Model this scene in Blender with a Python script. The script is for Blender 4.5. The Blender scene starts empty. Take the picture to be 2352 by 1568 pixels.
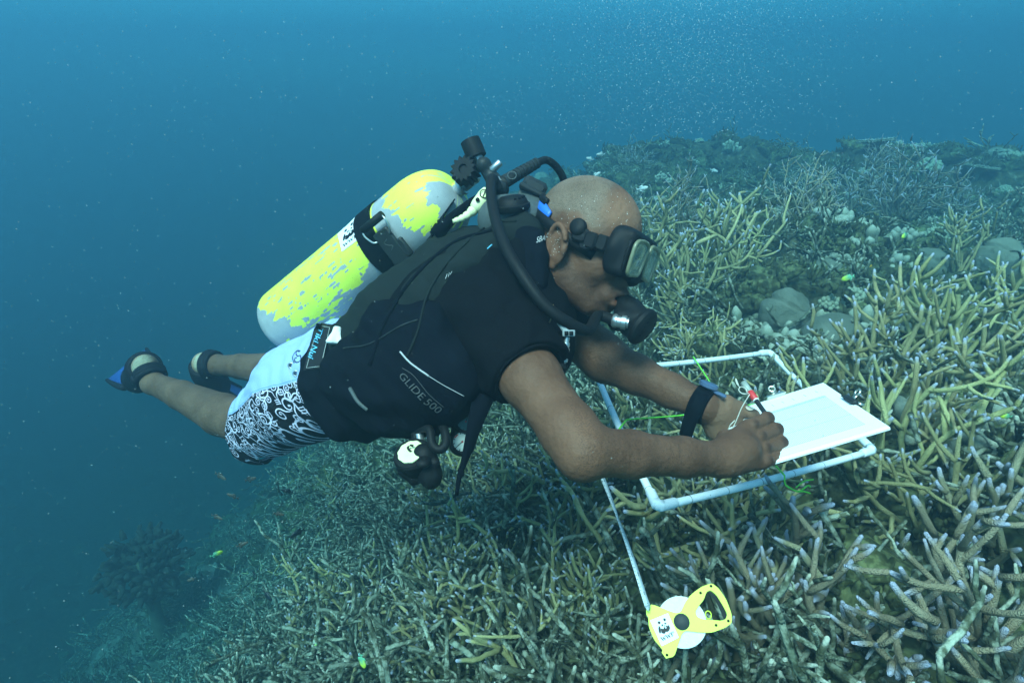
import bpy, math, random
import numpy as np
import openvdb
from mathutils import Vector, Matrix, Euler

SC = bpy.context.scene
COL = SC.collection
random.seed(7)
RNG = np.random.default_rng(11)

# ------------------------------------------------------------------ camera
PITCH = math.radians(22.0)
FPX = 1409.0                                   # focal length in pixels of a 2352 px wide picture
cd = bpy.data.cameras.new('camera')
cam = bpy.data.objects.new('camera', cd)
COL.objects.link(cam)
cam.location = (0, 0, 0)
cam.rotation_euler = (math.radians(90) - PITCH, 0, 0)
cd.sensor_width = 36.0
cd.lens = 36.0 * FPX / 2352.0
cd.clip_start = 0.02
cd.clip_end = 400
cd.dof.use_dof = False
SC.camera = cam

# ------------------------------------------------------------------ sky, sun, exposure
SUN_EL, SUN_AZ = math.radians(56), math.radians(205)      # azimuth clockwise from +Y
W = bpy.data.worlds.new('World')
SC.world = W
W.use_nodes = True
nt = W.node_tree
bg = nt.nodes['Background']
sky = nt.nodes.new('ShaderNodeTexSky')
sky.sky_type = 'NISHITA'
sky.sun_disc = False
sky.sun_elevation = SUN_EL
sky.sun_rotation = SUN_AZ
nt.links.new(sky.outputs[0], bg.inputs[0])
bg.inputs[1].default_value = 0.15
sl = bpy.data.lights.new('sun', 'SUN')
sun = bpy.data.objects.new('sun', sl)
COL.objects.link(sun)
sl.energy = 5.0
sl.angle = math.radians(20.0)                # the surface swell scatters the beam
sl.color = (1.0, 0.96, 0.88)
sd = Vector((math.sin(SUN_AZ) * math.cos(SUN_EL), math.cos(SUN_AZ) * math.cos(SUN_EL), math.sin(SUN_EL)))
sun.rotation_euler = sd.to_track_quat('Z', 'Y').to_euler()
sun.location = sd * 20

SC.view_settings.view_transform = 'Standard'
SC.view_settings.look = 'None'
SC.view_settings.exposure = 1.08
SC.view_settings.gamma = 1.0
SC.view_settings.use_curve_mapping = False
SC.cycles.volume_bounces = 1
SC.cycles.max_bounces = 6
SC.cycles.diffuse_bounces = 3
SC.cycles.transparent_max_bounces = 16
SC.cycles.use_denoising = True

# ------------------------------------------------------------------ frame helpers
_R = np.array([1.0, 0, 0])
_F = np.array([0, math.cos(PITCH), -math.sin(PITCH)])
_U = np.array([0, math.sin(PITCH), math.cos(PITCH)])
def P(px, py, d):
    """the point d metres away (along the view axis) that the photograph shows at px, py"""
    return _F * d + _R * ((px - 1176) / FPX * d) + _U * ((784 - py) / FPX * d)
def D(x, y, z):
    """a direction given as right, up, away"""
    v = _R * x + _U * y + _F * z
    return v / np.linalg.norm(v)
def PX(n, d): return n / FPX * d
def nrm(v):
    v = np.asarray(v, float)
    return v / (np.linalg.norm(v) + 1e-12)

# ------------------------------------------------------------------ naming helpers
def tag(o, label=None, cat=None, group=None, kind=None):
    if label: o['label'] = label
    if cat: o['category'] = cat
    if group: o['group'] = group
    if kind: o['kind'] = kind
    return o
def empty(name, loc, label=None, cat=None, group=None):
    o = bpy.data.objects.new(name, None)
    o.empty_display_size = 0.05
    COL.objects.link(o)
    o.location = Vector(loc)
    return tag(o, label, cat, group)
def mesh_obj(name, V, Fc, mat, parent=None, smooth=True, link=True):
    me = bpy.data.meshes.new(name)
    V = np.asarray(V, float)
    if parent is not None:
        V = V - np.array(world_loc(parent))
    if isinstance(Fc, np.ndarray):
        n, k = Fc.shape
        me.vertices.add(len(V)); me.vertices.foreach_set('co', V.astype(np.float32).ravel())
        me.loops.add(n * k); me.loops.foreach_set('vertex_index', Fc.astype(np.int32).ravel())
        me.polygons.add(n); me.polygons.foreach_set('loop_start', np.arange(0, n * k, k, dtype=np.int32))
        me.update(calc_edges=True)
    else:
        me.from_pydata([tuple(v) for v in V], [], [tuple(f) for f in Fc])
        me.update()
    if smooth:
        me.polygons.foreach_set('use_smooth', np.ones(len(me.polygons), bool))
    if mat: me.materials.append(mat)
    o = bpy.data.objects.new(name, me)
    if link: COL.objects.link(o)
    if parent is not None: o.parent = parent
    return o
def world_loc(o):
    v = Vector((0, 0, 0))
    while o is not None:
        v = v + o.location
        o = o.parent
    return v
def set_col(o, C, name='Col'):
    a = o.data.color_attributes.new(name, 'FLOAT_COLOR', 'POINT')
    C = np.asarray(C, np.float32)
    if C.shape[1] == 3: C = np.hstack([C, np.ones((len(C), 1), np.float32)])
    a.data.foreach_set('color', C.ravel())
def set_attr(o, vals, name):
    a = o.data.attributes.new(name, 'FLOAT', 'POINT')
    a.data.foreach_set('value', np.asarray(vals, np.float32))
def verts_of(o):
    n = len(o.data.vertices)
    a = np.empty(n * 3, np.float32)
    o.data.vertices.foreach_get('co', a)
    return a.reshape(-1, 3)

# ------------------------------------------------------------------ cheap vectorised noise
_tab = np.random.default_rng(3).random(65536).astype(np.float32)
def _h(i, j, k):
    return _tab[((i * 73856093) ^ (j * 19349663) ^ (k * 83492791)) & 65535]
def vnoise(p):
    p = np.asarray(p, np.float64)
    i = np.floor(p).astype(np.int64); f = p - i; f = f * f * (3 - 2 * f)
    x, y, z = i[..., 0], i[..., 1], i[..., 2]
    u, v, w = f[..., 0], f[..., 1], f[..., 2]
    r = 0
    for a in (0, 1):
        for b in (0, 1):
            for c in (0, 1):
                r = r + _h(x + a, y + b, z + c) * (u if a else 1 - u) * (v if b else 1 - v) * (w if c else 1 - w)
    return r * 2 - 1
def fbm(p, o=4):
    s, a = 0, 0.5
    p = np.asarray(p, float)
    for k in range(o):
        s = s + a * vnoise(p + 17.3 * k); p = p * 2.03; a *= 0.5
    return s

# ------------------------------------------------------------------ materials
def nmat(name):
    m = bpy.data.materials.new(name); m.use_nodes = True
    n = m.node_tree
    return m, n, n.nodes['Principled BSDF']
def plain(name, col, rough=0.6, metal=0.0, nscale=60.0, namt=0.25, bump=0.15, spec=0.5, coat=0.0):
    """a colour broken up by noise, with fine relief"""
    m, n, b = nmat(name)
    tc = n.nodes.new('ShaderNodeTexCoord')
    no = n.nodes.new('ShaderNodeTexNoise'); no.inputs['Scale'].default_value = nscale; no.inputs['Detail'].default_value = 5
    n.links.new(tc.outputs['Object'], no.inputs['Vector'])
    mx = n.nodes.new('ShaderNodeMix'); mx.data_type = 'RGBA'
    c = np.array(col[:3])
    mx.inputs[6].default_value = (*(c * (1 - namt)), 1)
    mx.inputs[7].default_value = (*np.minimum(c * (1 + namt), 1), 1)
    n.links.new(no.outputs[0], mx.inputs[0])
    n.links.new(mx.outputs[2], b.inputs['Base Color'])
    b.inputs['Roughness'].default_value = rough
    b.inputs['Metallic'].default_value = metal
    b.inputs['Specular IOR Level'].default_value = spec
    if bump:
        bp = n.nodes.new('ShaderNodeBump'); bp.inputs['Strength'].default_value = bump; bp.inputs['Distance'].default_value = 0.002
        n.links.new(no.outputs[0], bp.inputs['Height']); n.links.new(bp.outputs[0], b.inputs['Normal'])
    return m

# ------------------------------------------------------------------ geometry helpers
def frames(pts):
    pts = np.asarray(pts, float)
    T = np.gradient(pts, axis=0); T /= (np.linalg.norm(T, axis=1, keepdims=True) + 1e-12)
    n = np.cross(T[0], [0.13, 0.2, 1.0]); n /= np.linalg.norm(n)
    N = [n]
    for i in range(1, len(pts)):
        n = N[-1] - T[i] * np.dot(N[-1], T[i]); n /= (np.linalg.norm(n) + 1e-12); N.append(n)
    N = np.array(N); B = np.cross(T, N)
    return T, N, B
def spline(cps, n=24):
    """Catmull-Rom through the control points (any dimension)"""
    c = np.asarray(cps, float)
    c = np.vstack([2 * c[0] - c[1], c, 2 * c[-1] - c[-2]])
    m = len(c) - 3
    out = []
    for s in np.linspace(0, m - 1e-6, n):
        i = int(s); t = s - i
        a, b, d, e = c[i], c[i + 1], c[i + 2], c[i + 3]
        out.append(0.5 * ((2 * b) + (-a + d) * t + (2 * a - 5 * b + 4 * d - e) * t * t + (-a + 3 * b - 3 * d + e) * t ** 3))
    return np.array(out)
class MB:
    """collects shapes into one mesh"""
    def __init__(s): s.V = []; s.F = []; s.A = []
    def add(s, V, F, A=None):
        o = len(s.V); s.V.extend([tuple(v) for v in V]); s.F.extend([tuple(i + o for i in f) for f in F])
        s.A.extend(A if A is not None else [0.0] * len(V))
    def tube(s, pts, r, ns=10, cap=True, round_end=False, A=None):
        pts = np.asarray(pts, float); n = len(pts)
        r = np.full(n, r, float) if np.isscalar(r) else np.asarray(r, float)
        T, N, B = frames(pts)
        an = np.linspace(0, 2 * math.pi, ns, endpoint=False)
        ca, sa = np.cos(an), np.sin(an)
        V = (pts[:, None, :] + r[:, None, None] * (N[:, None, :] * ca[None, :, None] + B[:, None, :] * sa[None, :, None])).reshape(-1, 3)
        F = [(i * ns + j, i * ns + (j + 1) % ns, (i + 1) * ns + (j + 1) % ns, (i + 1) * ns + j) for i in range(n - 1) for j in range(ns)]
        AA = None if A is None else list(np.repeat(A, ns))
        V = list(V)
        if cap:
            e = r[-1] * (0.8 if round_end else 0.0)
            V.append(pts[0]); V.append(pts[-1] + T[-1] * e)
            a, b = n * ns, n * ns + 1
            F += [(a, (j + 1) % ns, j) for j in range(ns)]
            F += [(b, (n - 1) * ns + j, (n - 1) * ns + (j + 1) % ns) for j in range(ns)]
            if AA is not None: AA += [A[0], A[-1]]
        s.add(V, F, AA)
        return s
    def ribbon(s, pts, wdir, w, th):
        """a flat strap along pts, its width along wdir (one vector or one per point)"""
        pts = np.asarray(pts, float); n = len(pts)
        T = np.gradient(pts, axis=0); T /= np.linalg.norm(T, axis=1, keepdims=True)
        Wd = np.broadcast_to(np.asarray(wdir, float), (n, 3)).copy()
        Wd -= T * (Wd * T).sum(1, keepdims=True); Wd /= np.linalg.norm(Wd, axis=1, keepdims=True)
        N = np.cross(T, Wd)
        w = np.broadcast_to(np.asarray(w, float), (n,))[:, None]
        th = np.broadcast_to(np.asarray(th, float), (n,))[:, None]
        V = np.stack([pts - Wd * w / 2 - N * th / 2, pts + Wd * w / 2 - N * th / 2, pts + Wd * w / 2 + N * th / 2, pts - Wd * w / 2 + N * th / 2], 1).reshape(-1, 3)
        F = [(i * 4 + j, i * 4 + (j + 1) % 4, (i + 1) * 4 + (j + 1) % 4, (i + 1) * 4 + j) for i in range(n - 1) for j in range(4)]
        F += [(3, 2, 1, 0), tuple((n - 1) * 4 + k for k in range(4))]
        s.add(V, F); return s
    def lathe(s, c, axis, prof, ns=32, xdir=None):
        """prof: (distance along axis, radius)"""
        c = np.asarray(c, float); a = nrm(axis)
        x = nrm(np.cross(a, [0.1, 0.3, 1.0]) if xdir is None else np.asarray(xdir) - a * np.dot(xdir, a)); y = np.cross(a, x)
        an = np.linspace(0, 2 * math.pi, ns, endpoint=False)
        V = []
        for z, r in prof:
            for t in an: V.append(c + a * z + (x * math.cos(t) + y * math.sin(t)) * r)
        n = len(prof)
        F = [(i * ns + j, i * ns + (j + 1) % ns, (i + 1) * ns + (j + 1) % ns, (i + 1) * ns + j) for i in range(n - 1) for j in range(ns)]
        F += [tuple(range(ns))[::-1], tuple((n - 1) * ns + k for k in range(ns))]
        s.add(V, F); return s
    def box(s, c, ax, ay, az, sx, sy, sz, bev=0.0):
        """a box with chamfered edges (vertical edges cut when bev > 0)"""
        c = np.asarray(c, float); ax, ay, az = nrm(ax), nrm(ay), nrm(az)
        x, y, z = sx / 2, sy / 2, sz / 2; b = min(bev, x * .9, y * .9, z * .9)
        if b <= 0:
            q = [(-x, -y), (x, -y), (x, y), (-x, y)]; lay = [(-z, 0), (z, 0)]
        else:
            q = [(-x + b, -y), (x - b, -y), (x, -y + b), (x, y - b), (x - b, y), (-x + b, y), (-x, y - b), (-x, -y + b)]
            lay = [(-z, b), (-z + b, 0), (z - b, 0), (z, b)]
        V = []
        for zz, ins in lay:
            fx, fy = (x - ins) / x, (y - ins) / y
            for (u, v) in q: V.append(c + ax * u * fx + ay * v * fy + az * zz)
        m = len(q); n = len(lay)
        F = [(i * m + j, i * m + (j + 1) % m, (i + 1) * m + (j + 1) % m, (i + 1) * m + j) for i in range(n - 1) for j in range(m)]
        F += [tuple(range(m))[::-1], tuple((n - 1) * m + k for k in range(m))]
        s.add(V, F); return s
    def prism(s, pts2, o, ax, ay, az, th):
        """an outline (convex or not) in the plane ax, ay pushed th along az, filled by ear clipping"""
        from mathutils.geometry import tessellate_polygon
        o = np.asarray(o, float); n = len(pts2)
        V = [o + ax * u + ay * v for u, v in pts2] + [o + ax * u + ay * v + az * th for u, v in pts2]
        tr = tessellate_polygon([[Vector((u, v, 0)) for u, v in pts2]])
        F = [(a, b, c) for a, b, c in tr] + [(a + n, c + n, b + n) for a, b, c in tr]
        F += [(i, (i + 1) % n, (i + 1) % n + n, i + n) for i in range(n)]
        s.add(V, F); return s
    def build(s, name, mat, parent=None, smooth=True, fix=True):
        o = mesh_obj(name, s.V, s.F, mat, parent, smooth)
        if fix:
            import bmesh
            bm = bmesh.new(); bm.from_mesh(o.data)
            bmesh.ops.recalc_face_normals(bm, faces=bm.faces)
            bm.to_mesh(o.data); bm.free()
        return o
def auto_smooth(o, deg=35):
    o.data.set_sharp_from_angle(angle=math.radians(deg)); return o

# ------------------------------------------------------------------ solids blended from distance fields
class Sdf:
    def __init__(s, h): s.h = h; s.pr = []
    def _add(s, f, lo, hi, k, op, w=0.0):
        m = abs(k) + 3 * s.h + w
        s.pr.append((f, np.asarray(lo, float) - m, np.asarray(hi, float) + m, k, op)); return s
    def cone(s, a, b, ra, rb, k=0.01, op='u'):
        a = np.asarray(a, float); b = np.asarray(b, float); ab = b - a; L = float(ab @ ab) + 1e-12
        def f(X, Y, Z):
            x, y, z = X - a[0], Y - a[1], Z - a[2]
            t = np.clip((x * ab[0] + y * ab[1] + z * ab[2]) / L, 0, 1)
            return np.sqrt((x - ab[0] * t) ** 2 + (y - ab[1] * t) ** 2 + (z - ab[2] * t) ** 2) - (ra + (rb - ra) * t)
        return s._add(f, np.minimum(a - ra, b - rb), np.maximum(a + ra, b + rb), k, op)
    def chain(s, pts, rs, k=0.01, op='u'):
        for i in range(len(pts) - 1): s.cone(pts[i], pts[i + 1], rs[i], rs[i + 1], k, op)
        return s
    def ell(s, c, r, axes=None, k=0.01, op='u'):
        c = np.asarray(c, float); r = np.asarray(r, float)
        M = np.eye(3) if axes is None else np.array([nrm(a) for a in axes])
        def f(X, Y, Z):
            x, y, z = X - c[0], Y - c[1], Z - c[2]
            q = [(x * M[i][0] + y * M[i][1] + z * M[i][2]) / r[i] for i in range(3)]
            k0 = np.sqrt(q[0] ** 2 + q[1] ** 2 + q[2] ** 2)
            k1 = np.sqrt((q[0] / r[0]) ** 2 + (q[1] / r[1]) ** 2 + (q[2] / r[2]) ** 2) + 1e-9
            return k0 * (k0 - 1) / k1
        R = r.max(); return s._add(f, c - R, c + R, k, op)
    def box(s, c, hs, axes, rad=0.005, k=0.005, op='u'):
        c = np.asarray(c, float); M = np.array([nrm(a) for a in axes]); hs = np.asarray(hs, float)
        def f(X, Y, Z):
            x, y, z = X - c[0], Y - c[1], Z - c[2]
            q = [np.abs(x * M[i][0] + y * M[i][1] + z * M[i][2]) - (hs[i] - rad) for i in range(3)]
            return np.sqrt(np.maximum(q[0], 0) ** 2 + np.maximum(q[1], 0) ** 2 + np.maximum(q[2], 0) ** 2) + np.minimum(np.maximum(np.maximum(q[0], q[1]), q[2]), 0) - rad
        R = np.linalg.norm(hs); return s._add(f, c - R, c + R, k, op)
    def plane(s, c, n, k=0.01):
        """keep only what lies behind the plane"""
        c = np.asarray(c, float); n = nrm(n)
        def f(X, Y, Z): return -((X - c[0]) * n[0] + (Y - c[1]) * n[1] + (Z - c[2]) * n[2])
        return s._add(f, [-99] * 3, [99] * 3, k, 's')
    def warp(s, fn):
        s.pr.append((fn, [-99] * 3, [99] * 3, 0, 'w')); return s
    def mesh(s):
        h, B = s.h, 32
        blocks = set()
        for f, lo, hi, k, op in s.pr:
            if op != 'u': continue
            a = np.floor(lo / (h * B)).astype(int); b = np.floor(hi / (h * B)).astype(int)
            for i in range(a[0], b[0] + 1):
                for j in range(a[1], b[1] + 1):
                    for l in range(a[2], b[2] + 1): blocks.add((i, j, l))
        g = openvdb.FloatGrid(3 * h)
        for (i, j, l) in blocks:
            lo = np.array([i, j, l]) * B * h; hi = lo + B * h
            act = [p for p in s.pr if (p[1] < hi).all() and (p[2] > lo).all()] if True else s.pr
            if not any(p[4] == 'u' for p in act): continue
            X = (lo[0] + np.arange(B) * h).astype(np.float32)[:, None, None]
            Y = (lo[1] + np.arange(B) * h).astype(np.float32)[None, :, None]
            Z = (lo[2] + np.arange(B) * h).astype(np.float32)[None, None, :]
            d = np.full((B, B, B), 1.0, np.float32)
            for f, a, b, k, op in act:
                if op == 'w':
                    d = d + f(X, Y, Z); continue
                v = f(X, Y, Z)
                if op == 'u':
                    if k > 0: q = np.maximum(k - np.abs(d - v), 0) / k; d = np.minimum(d, v) - q * q * k * .25
                    else: d = np.minimum(d, v)
                elif op == 's':
                    v = -v
                    if k > 0: q = np.maximum(k - np.abs(d - v), 0) / k; d = np.maximum(d, v) + q * q * k * .25
                    else: d = np.maximum(d, v)
            if d.min() > 3 * h: continue
            g.copyFromArray(np.clip(d, -3 * h, 3 * h).astype(np.float32), ijk=(i * B, j * B, l * B))
        p, q = g.convertToQuads(0.0)
        return np.asarray(p, float) * h, np.asarray(q)[:, ::-1].copy()
    def build(s, name, mat, parent=None):
        V, Q = s.mesh()
        return mesh_obj(name, V, Q, mat, parent)
# ------------------------------------------------------------------ the water (one closed box round everything)
def build_water():
    x0, x1, y0, y1, z0, z1 = -32, 32, -32, 32, -9.6, 2.8
    V = [(x, y, z) for z in (z0, z1) for y in (y0, y1) for x in (x0, x1)]
    F = [(0, 2, 3, 1), (4, 5, 7, 6), (0, 1, 5, 4), (2, 6, 7, 3), (0, 4, 6, 2), (1, 3, 7, 5)]
    m = bpy.data.materials.new('sea_water'); m.use_nodes = True
    n = m.node_tree; n.nodes.remove(n.nodes['Principled BSDF'])
    v = n.nodes.new('ShaderNodeVolumePrincipled')
    v.inputs['Color'].default_value = (0.14, 0.27, 0.345, 1)
    v.inputs['Absorption Color'].default_value = (0, 0.36, 0.50, 1)
    v.inputs['Density'].default_value = 0.23
    v.inputs['Anisotropy'].default_value = 0.6
    n.links.new(v.outputs[0], n.nodes['Material Output'].inputs['Volume'])
    o = mesh_obj('haze', V, F, m, smooth=False)
    tag(o, kind='stuff')
build_water()

# ------------------------------------------------------------------ the reef slope
def ground_z(x, y):
    x = np.asarray(x, float); y = np.asarray(y, float)
    q = np.stack([x, y, np.zeros_like(x)], -1)
    xe = 0.40 + 0.10 * y + 0.5 * vnoise(q * 0.45 + 5)
    s = xe - x
    drop = 0.80 * np.log1p(np.exp(np.clip(s * 4, -30, 30))) / 4 + .35 * np.log1p(np.exp(np.clip((s - 2.2) * 3, -30, 30))) / 3
    z = -0.98 - drop
    far = np.clip((y - 2.0) / 6.0, 0, 1)
    z = z + 0.30 * far * far * (3 - 2 * far)
    # the crest turns down beyond, sooner on the right
    ye = 8.5 - 0.45 * np.clip(x - 1.5, 0, 8)
    t = np.clip(y - ye, 0, 60)
    z = z - 0.22 * t
    z = z + 0.22 * vnoise(q * 0.8) + 0.13 * vnoise(q * 2.3 + 3) + 0.05 * vnoise(q * 6.1)
    w = np.exp(-((x - .50) / .55) ** 2 - ((y - 1.15) / .60) ** 2)              # level stand under the quadrat
    z = z * (1 - w) + (-1.09 - .35 * drop) * w
    return np.maximum(z, -8.3 + 0.2 * vnoise(q * .6))
def build_ground():
    fine = np.linspace(-62, 62, 330); back = np.linspace(66, 294, 40)
    an = np.radians(np.concatenate([fine, back])); na = len(an)
    rad = np.concatenate([[0.02], 0.45 * (29.0 / 0.45) ** np.linspace(0, 1, 230)]); nr = len(rad)
    A, R = np.meshgrid(an, rad)
    X, Y = R * np.sin(A), R * np.cos(A)
    Z = ground_z(X, Y)
    q = np.stack([X, Y, Z], -1)
    Z = Z + np.clip(0.09 * R ** .3, .05, .2) * fbm(q * np.array([9, 9, 9]), 3)
    V = np.stack([X, Y, Z], -1).reshape(-1, 3)
    i, j = np.meshgrid(np.arange(nr - 1), np.arange(na), indexing='ij')
    a = i * na + j; b = i * na + (j + 1) % na
    F = np.stack([a, a + na, b + na, b], -1).reshape(-1, 4)
    m, n, b_ = nmat('reef_rock')
    tc = n.nodes.new('ShaderNodeTexCoord')
    def noise(sc, det=6, rough=.6):
        q = n.nodes.new('ShaderNodeTexNoise'); q.inputs['Scale'].default_value = sc; q.inputs['Detail'].default_value = det; q.inputs['Roughness'].default_value = rough
        n.links.new(tc.outputs['Object'], q.inputs['Vector']); return q
    def ramp(src, st):
        r = n.nodes.new('ShaderNodeValToRGB'); n.links.new(src, r.inputs[0])
        while len(r.color_ramp.elements) < len(st): r.color_ramp.elements.new(0.5)
        for e, (p, c) in zip(r.color_ramp.elements, st): e.position = p; e.color = (*c, 1)
        return r
    n1 = noise(14); r1 = ramp(n1.outputs[0], [(0.30, (.012, .014, .010)), (.5, (.05, .055, .03)), (.62, (.10, .10, .055)), (.75, (.22, .22, .17))])
    n2 = noise(0.9, 3); r2 = ramp(n2.outputs[0], [(0.44, (0, 0, 0)), (.54, (1, 1, 1))])
    # pale sand pockets low on the slope
    geo = n.nodes.new('ShaderNodeNewGeometry'); sx = n.nodes.new('ShaderNodeSeparateXYZ'); n.links.new(geo.outputs['Position'], sx.inputs[0])
    mr = n.nodes.new('ShaderNodeMapRange'); mr.inputs[1].default_value = -1.7; mr.inputs[2].default_value = -2.6
    n.links.new(sx.outputs[2], mr.inputs[0])
    mu = n.nodes.new('ShaderNodeMath'); mu.operation = 'MULTIPLY'; m9 = n.nodes.new('ShaderNodeMapRange'); m9.inputs[1].default_value = -6.0; m9.inputs[2].default_value = -4.0; n.links.new(sx.outputs[2], m9.inputs[0])
    m8 = n.nodes.new('ShaderNodeMath'); m8.operation = 'MULTIPLY'; n.links.new(mr.outputs[0], m8.inputs[0]); n.links.new(m9.outputs[0], m8.inputs[1]); n.links.new(m8.outputs[0], mu.inputs[0]); n.links.new(r2.outputs[0], mu.inputs[1])
    mx = n.nodes.new('ShaderNodeMix'); mx.data_type = 'RGBA'; n.links.new(mu.outputs[0], mx.inputs[0]); n.links.new(r1.outputs[0], mx.inputs[6])
    ns = noise(30); rs = ramp(ns.outputs[0], [(.3, (.25, .25, .2)), (.7, (.5, .5, .42))]); n.links.new(rs.outputs[0], mx.inputs[7])
    n.links.new(mx.outputs[2], b_.inputs['Base Color']); b_.inputs['Roughness'].default_value = .95; b_.inputs['Specular IOR Level'].default_value = .1
    bp = n.nodes.new('ShaderNodeBump'); bp.inputs['Strength'].default_value = .8; bp.inputs['Distance'].default_value = .03
    nb = noise(45, 5); n.links.new(nb.outputs[0], bp.inputs['Height']); n.links.new(bp.outputs[0], b_.inputs['Normal'])
    o = mesh_obj('seabed', V, F, m)
    tag(o, kind='structure')
build_ground()

# ------------------------------------------------------------------ coral materials
def coral_mat(name, body, dark, tip, tipc=0.86, corallite=430, mott=0.0, rough=.85):
    m, n, b = nmat(name)
    tc = n.nodes.new('ShaderNodeTexCoord'); L = n.links.new
    no = n.nodes.new('ShaderNodeTexNoise'); no.inputs['Scale'].default_value = 14; no.inputs['Detail'].default_value = 6; L(tc.outputs['Object'], no.inputs['Vector'])
    oi = n.nodes.new('ShaderNodeObjectInfo')
    r = n.nodes.new('ShaderNodeValToRGB'); r.color_ramp.elements[0].position = .32; r.color_ramp.elements[1].position = .66
    r.color_ramp.elements[0].color = (*dark, 1); r.color_ramp.elements[1].color = (*body, 1)
    L(no.outputs[0], r.inputs[0])
    if mott:
        n3 = n.nodes.new('ShaderNodeTexNoise'); n3.inputs['Scale'].default_value = 55; n3.inputs['Detail'].default_value = 4; L(tc.outputs['Object'], n3.inputs['Vector'])
        r3 = n.nodes.new('ShaderNodeValToRGB'); r3.color_ramp.elements[0].position = .45; r3.color_ramp.elements[1].position = .58
        r3.color_ramp.elements[0].color = (1 - mott, 1 - mott, 1 - mott * 1.1, 1); r3.color_ramp.elements[1].color = (1.0, 1.0, 1.0, 1)
        L(n3.outputs[0], r3.inputs[0])
        mm = n.nodes.new('ShaderNodeMix'); mm.data_type = 'RGBA'; mm.blend_type = 'MULTIPLY'; mm.inputs[0].default_value = 1
        L(r.outputs[0], mm.inputs[6]); L(r3.outputs[0], mm.inputs[7]); base = mm.outputs[2]
    else: base = r.outputs[0]
    hs = n.nodes.new('ShaderNodeHueSaturation')
    m1 = n.nodes.new('ShaderNodeMapRange'); m1.inputs[3].default_value = .62; m1.inputs[4].default_value = 1.25; L(oi.outputs['Random'], m1.inputs[0])
    L(m1.outputs[0], hs.inputs['Value']); L(base, hs.inputs['Color'])
    m2 = n.nodes.new('ShaderNodeMapRange'); m2.inputs[3].default_value = .485; m2.inputs[4].default_value = .515
    mth = n.nodes.new('ShaderNodeMath'); mth.operation = 'FRACT'; mt2 = n.nodes.new('ShaderNodeMath'); mt2.operation = 'MULTIPLY'; mt2.inputs[1].default_value = 7.31
    L(oi.outputs['Random'], mt2.inputs[0]); L(mt2.outputs[0], mth.inputs[0]); L(mth.outputs[0], m2.inputs[0]); L(m2.outputs[0], hs.inputs['Hue'])
    at = n.nodes.new('ShaderNodeAttribute'); at.attribute_name = 'tip'
    tr = n.nodes.new('ShaderNodeMapRange'); tr.inputs[1].default_value = tipc; tr.inputs[2].default_value = .99; L(at.outputs['Fac'], tr.inputs[0])
    mx = n.nodes.new('ShaderNodeMix'); mx.data_type = 'RGBA'; L(tr.outputs[0], mx.inputs[0]); L(hs.outputs[0], mx.inputs[6]); mx.inputs[7].default_value = (*tip, 1)
    L(mx.outputs[2], b.inputs['Base Color'])
    b.inputs['Roughness'].default_value = rough; b.inputs['Specular IOR Level'].default_value = .2
    vo = n.nodes.new('ShaderNodeTexVoronoi'); vo.inputs['Scale'].default_value = corallite; L(tc.outputs['Object'], vo.inputs['Vector'])
    bp = n.nodes.new('ShaderNodeBump'); bp.inputs['Strength'].default_value = .9; bp.inputs['Distance'].default_value = .0035; bp.invert = True
    L(vo.outputs['Distance'], bp.inputs['Height']); L(bp.outputs[0], b.inputs['Normal'])
    return m
M = {}
M['live'] = coral_mat('live_staghorn', (.45, .41, .20), (.26, .24, .10), (.40, .44, .57))
M['lilac'] = coral_mat('lilac_staghorn', (.35, .31, .20), (.22, .185, .11), (.38, .40, .50), tipc=.78)
M['dead'] = coral_mat('algae_covered_dead_branches', (.33, .36, .28), (.07, .085, .055), (.38, .40, .32), mott=.7, corallite=200)
M['finger'] = coral_mat('finger_coral', (.22, .25, .18), (.13, .15, .10), (.36, .39, .31), tipc=.7, corallite=420)
M['cauli'] = coral_mat('cauliflower_coral', (.18, .21, .13), (.09, .10, .06), (.28, .32, .23), tipc=.4, corallite=300)
M['brain'] = coral_mat('massive_coral', (.18, .205, .16), (.11, .13, .095), (.3, .3, .3), corallite=230)
M['turf'] = coral_mat('algae_turf', (.12, .14, .06), (.025, .03, .015), (.3, .3, .2), mott=.6, corallite=90)
M['table'] = coral_mat('table_coral', (.20, .22, .17), (.11, .13, .09), (.5, .52, .5), corallite=120)

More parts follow.
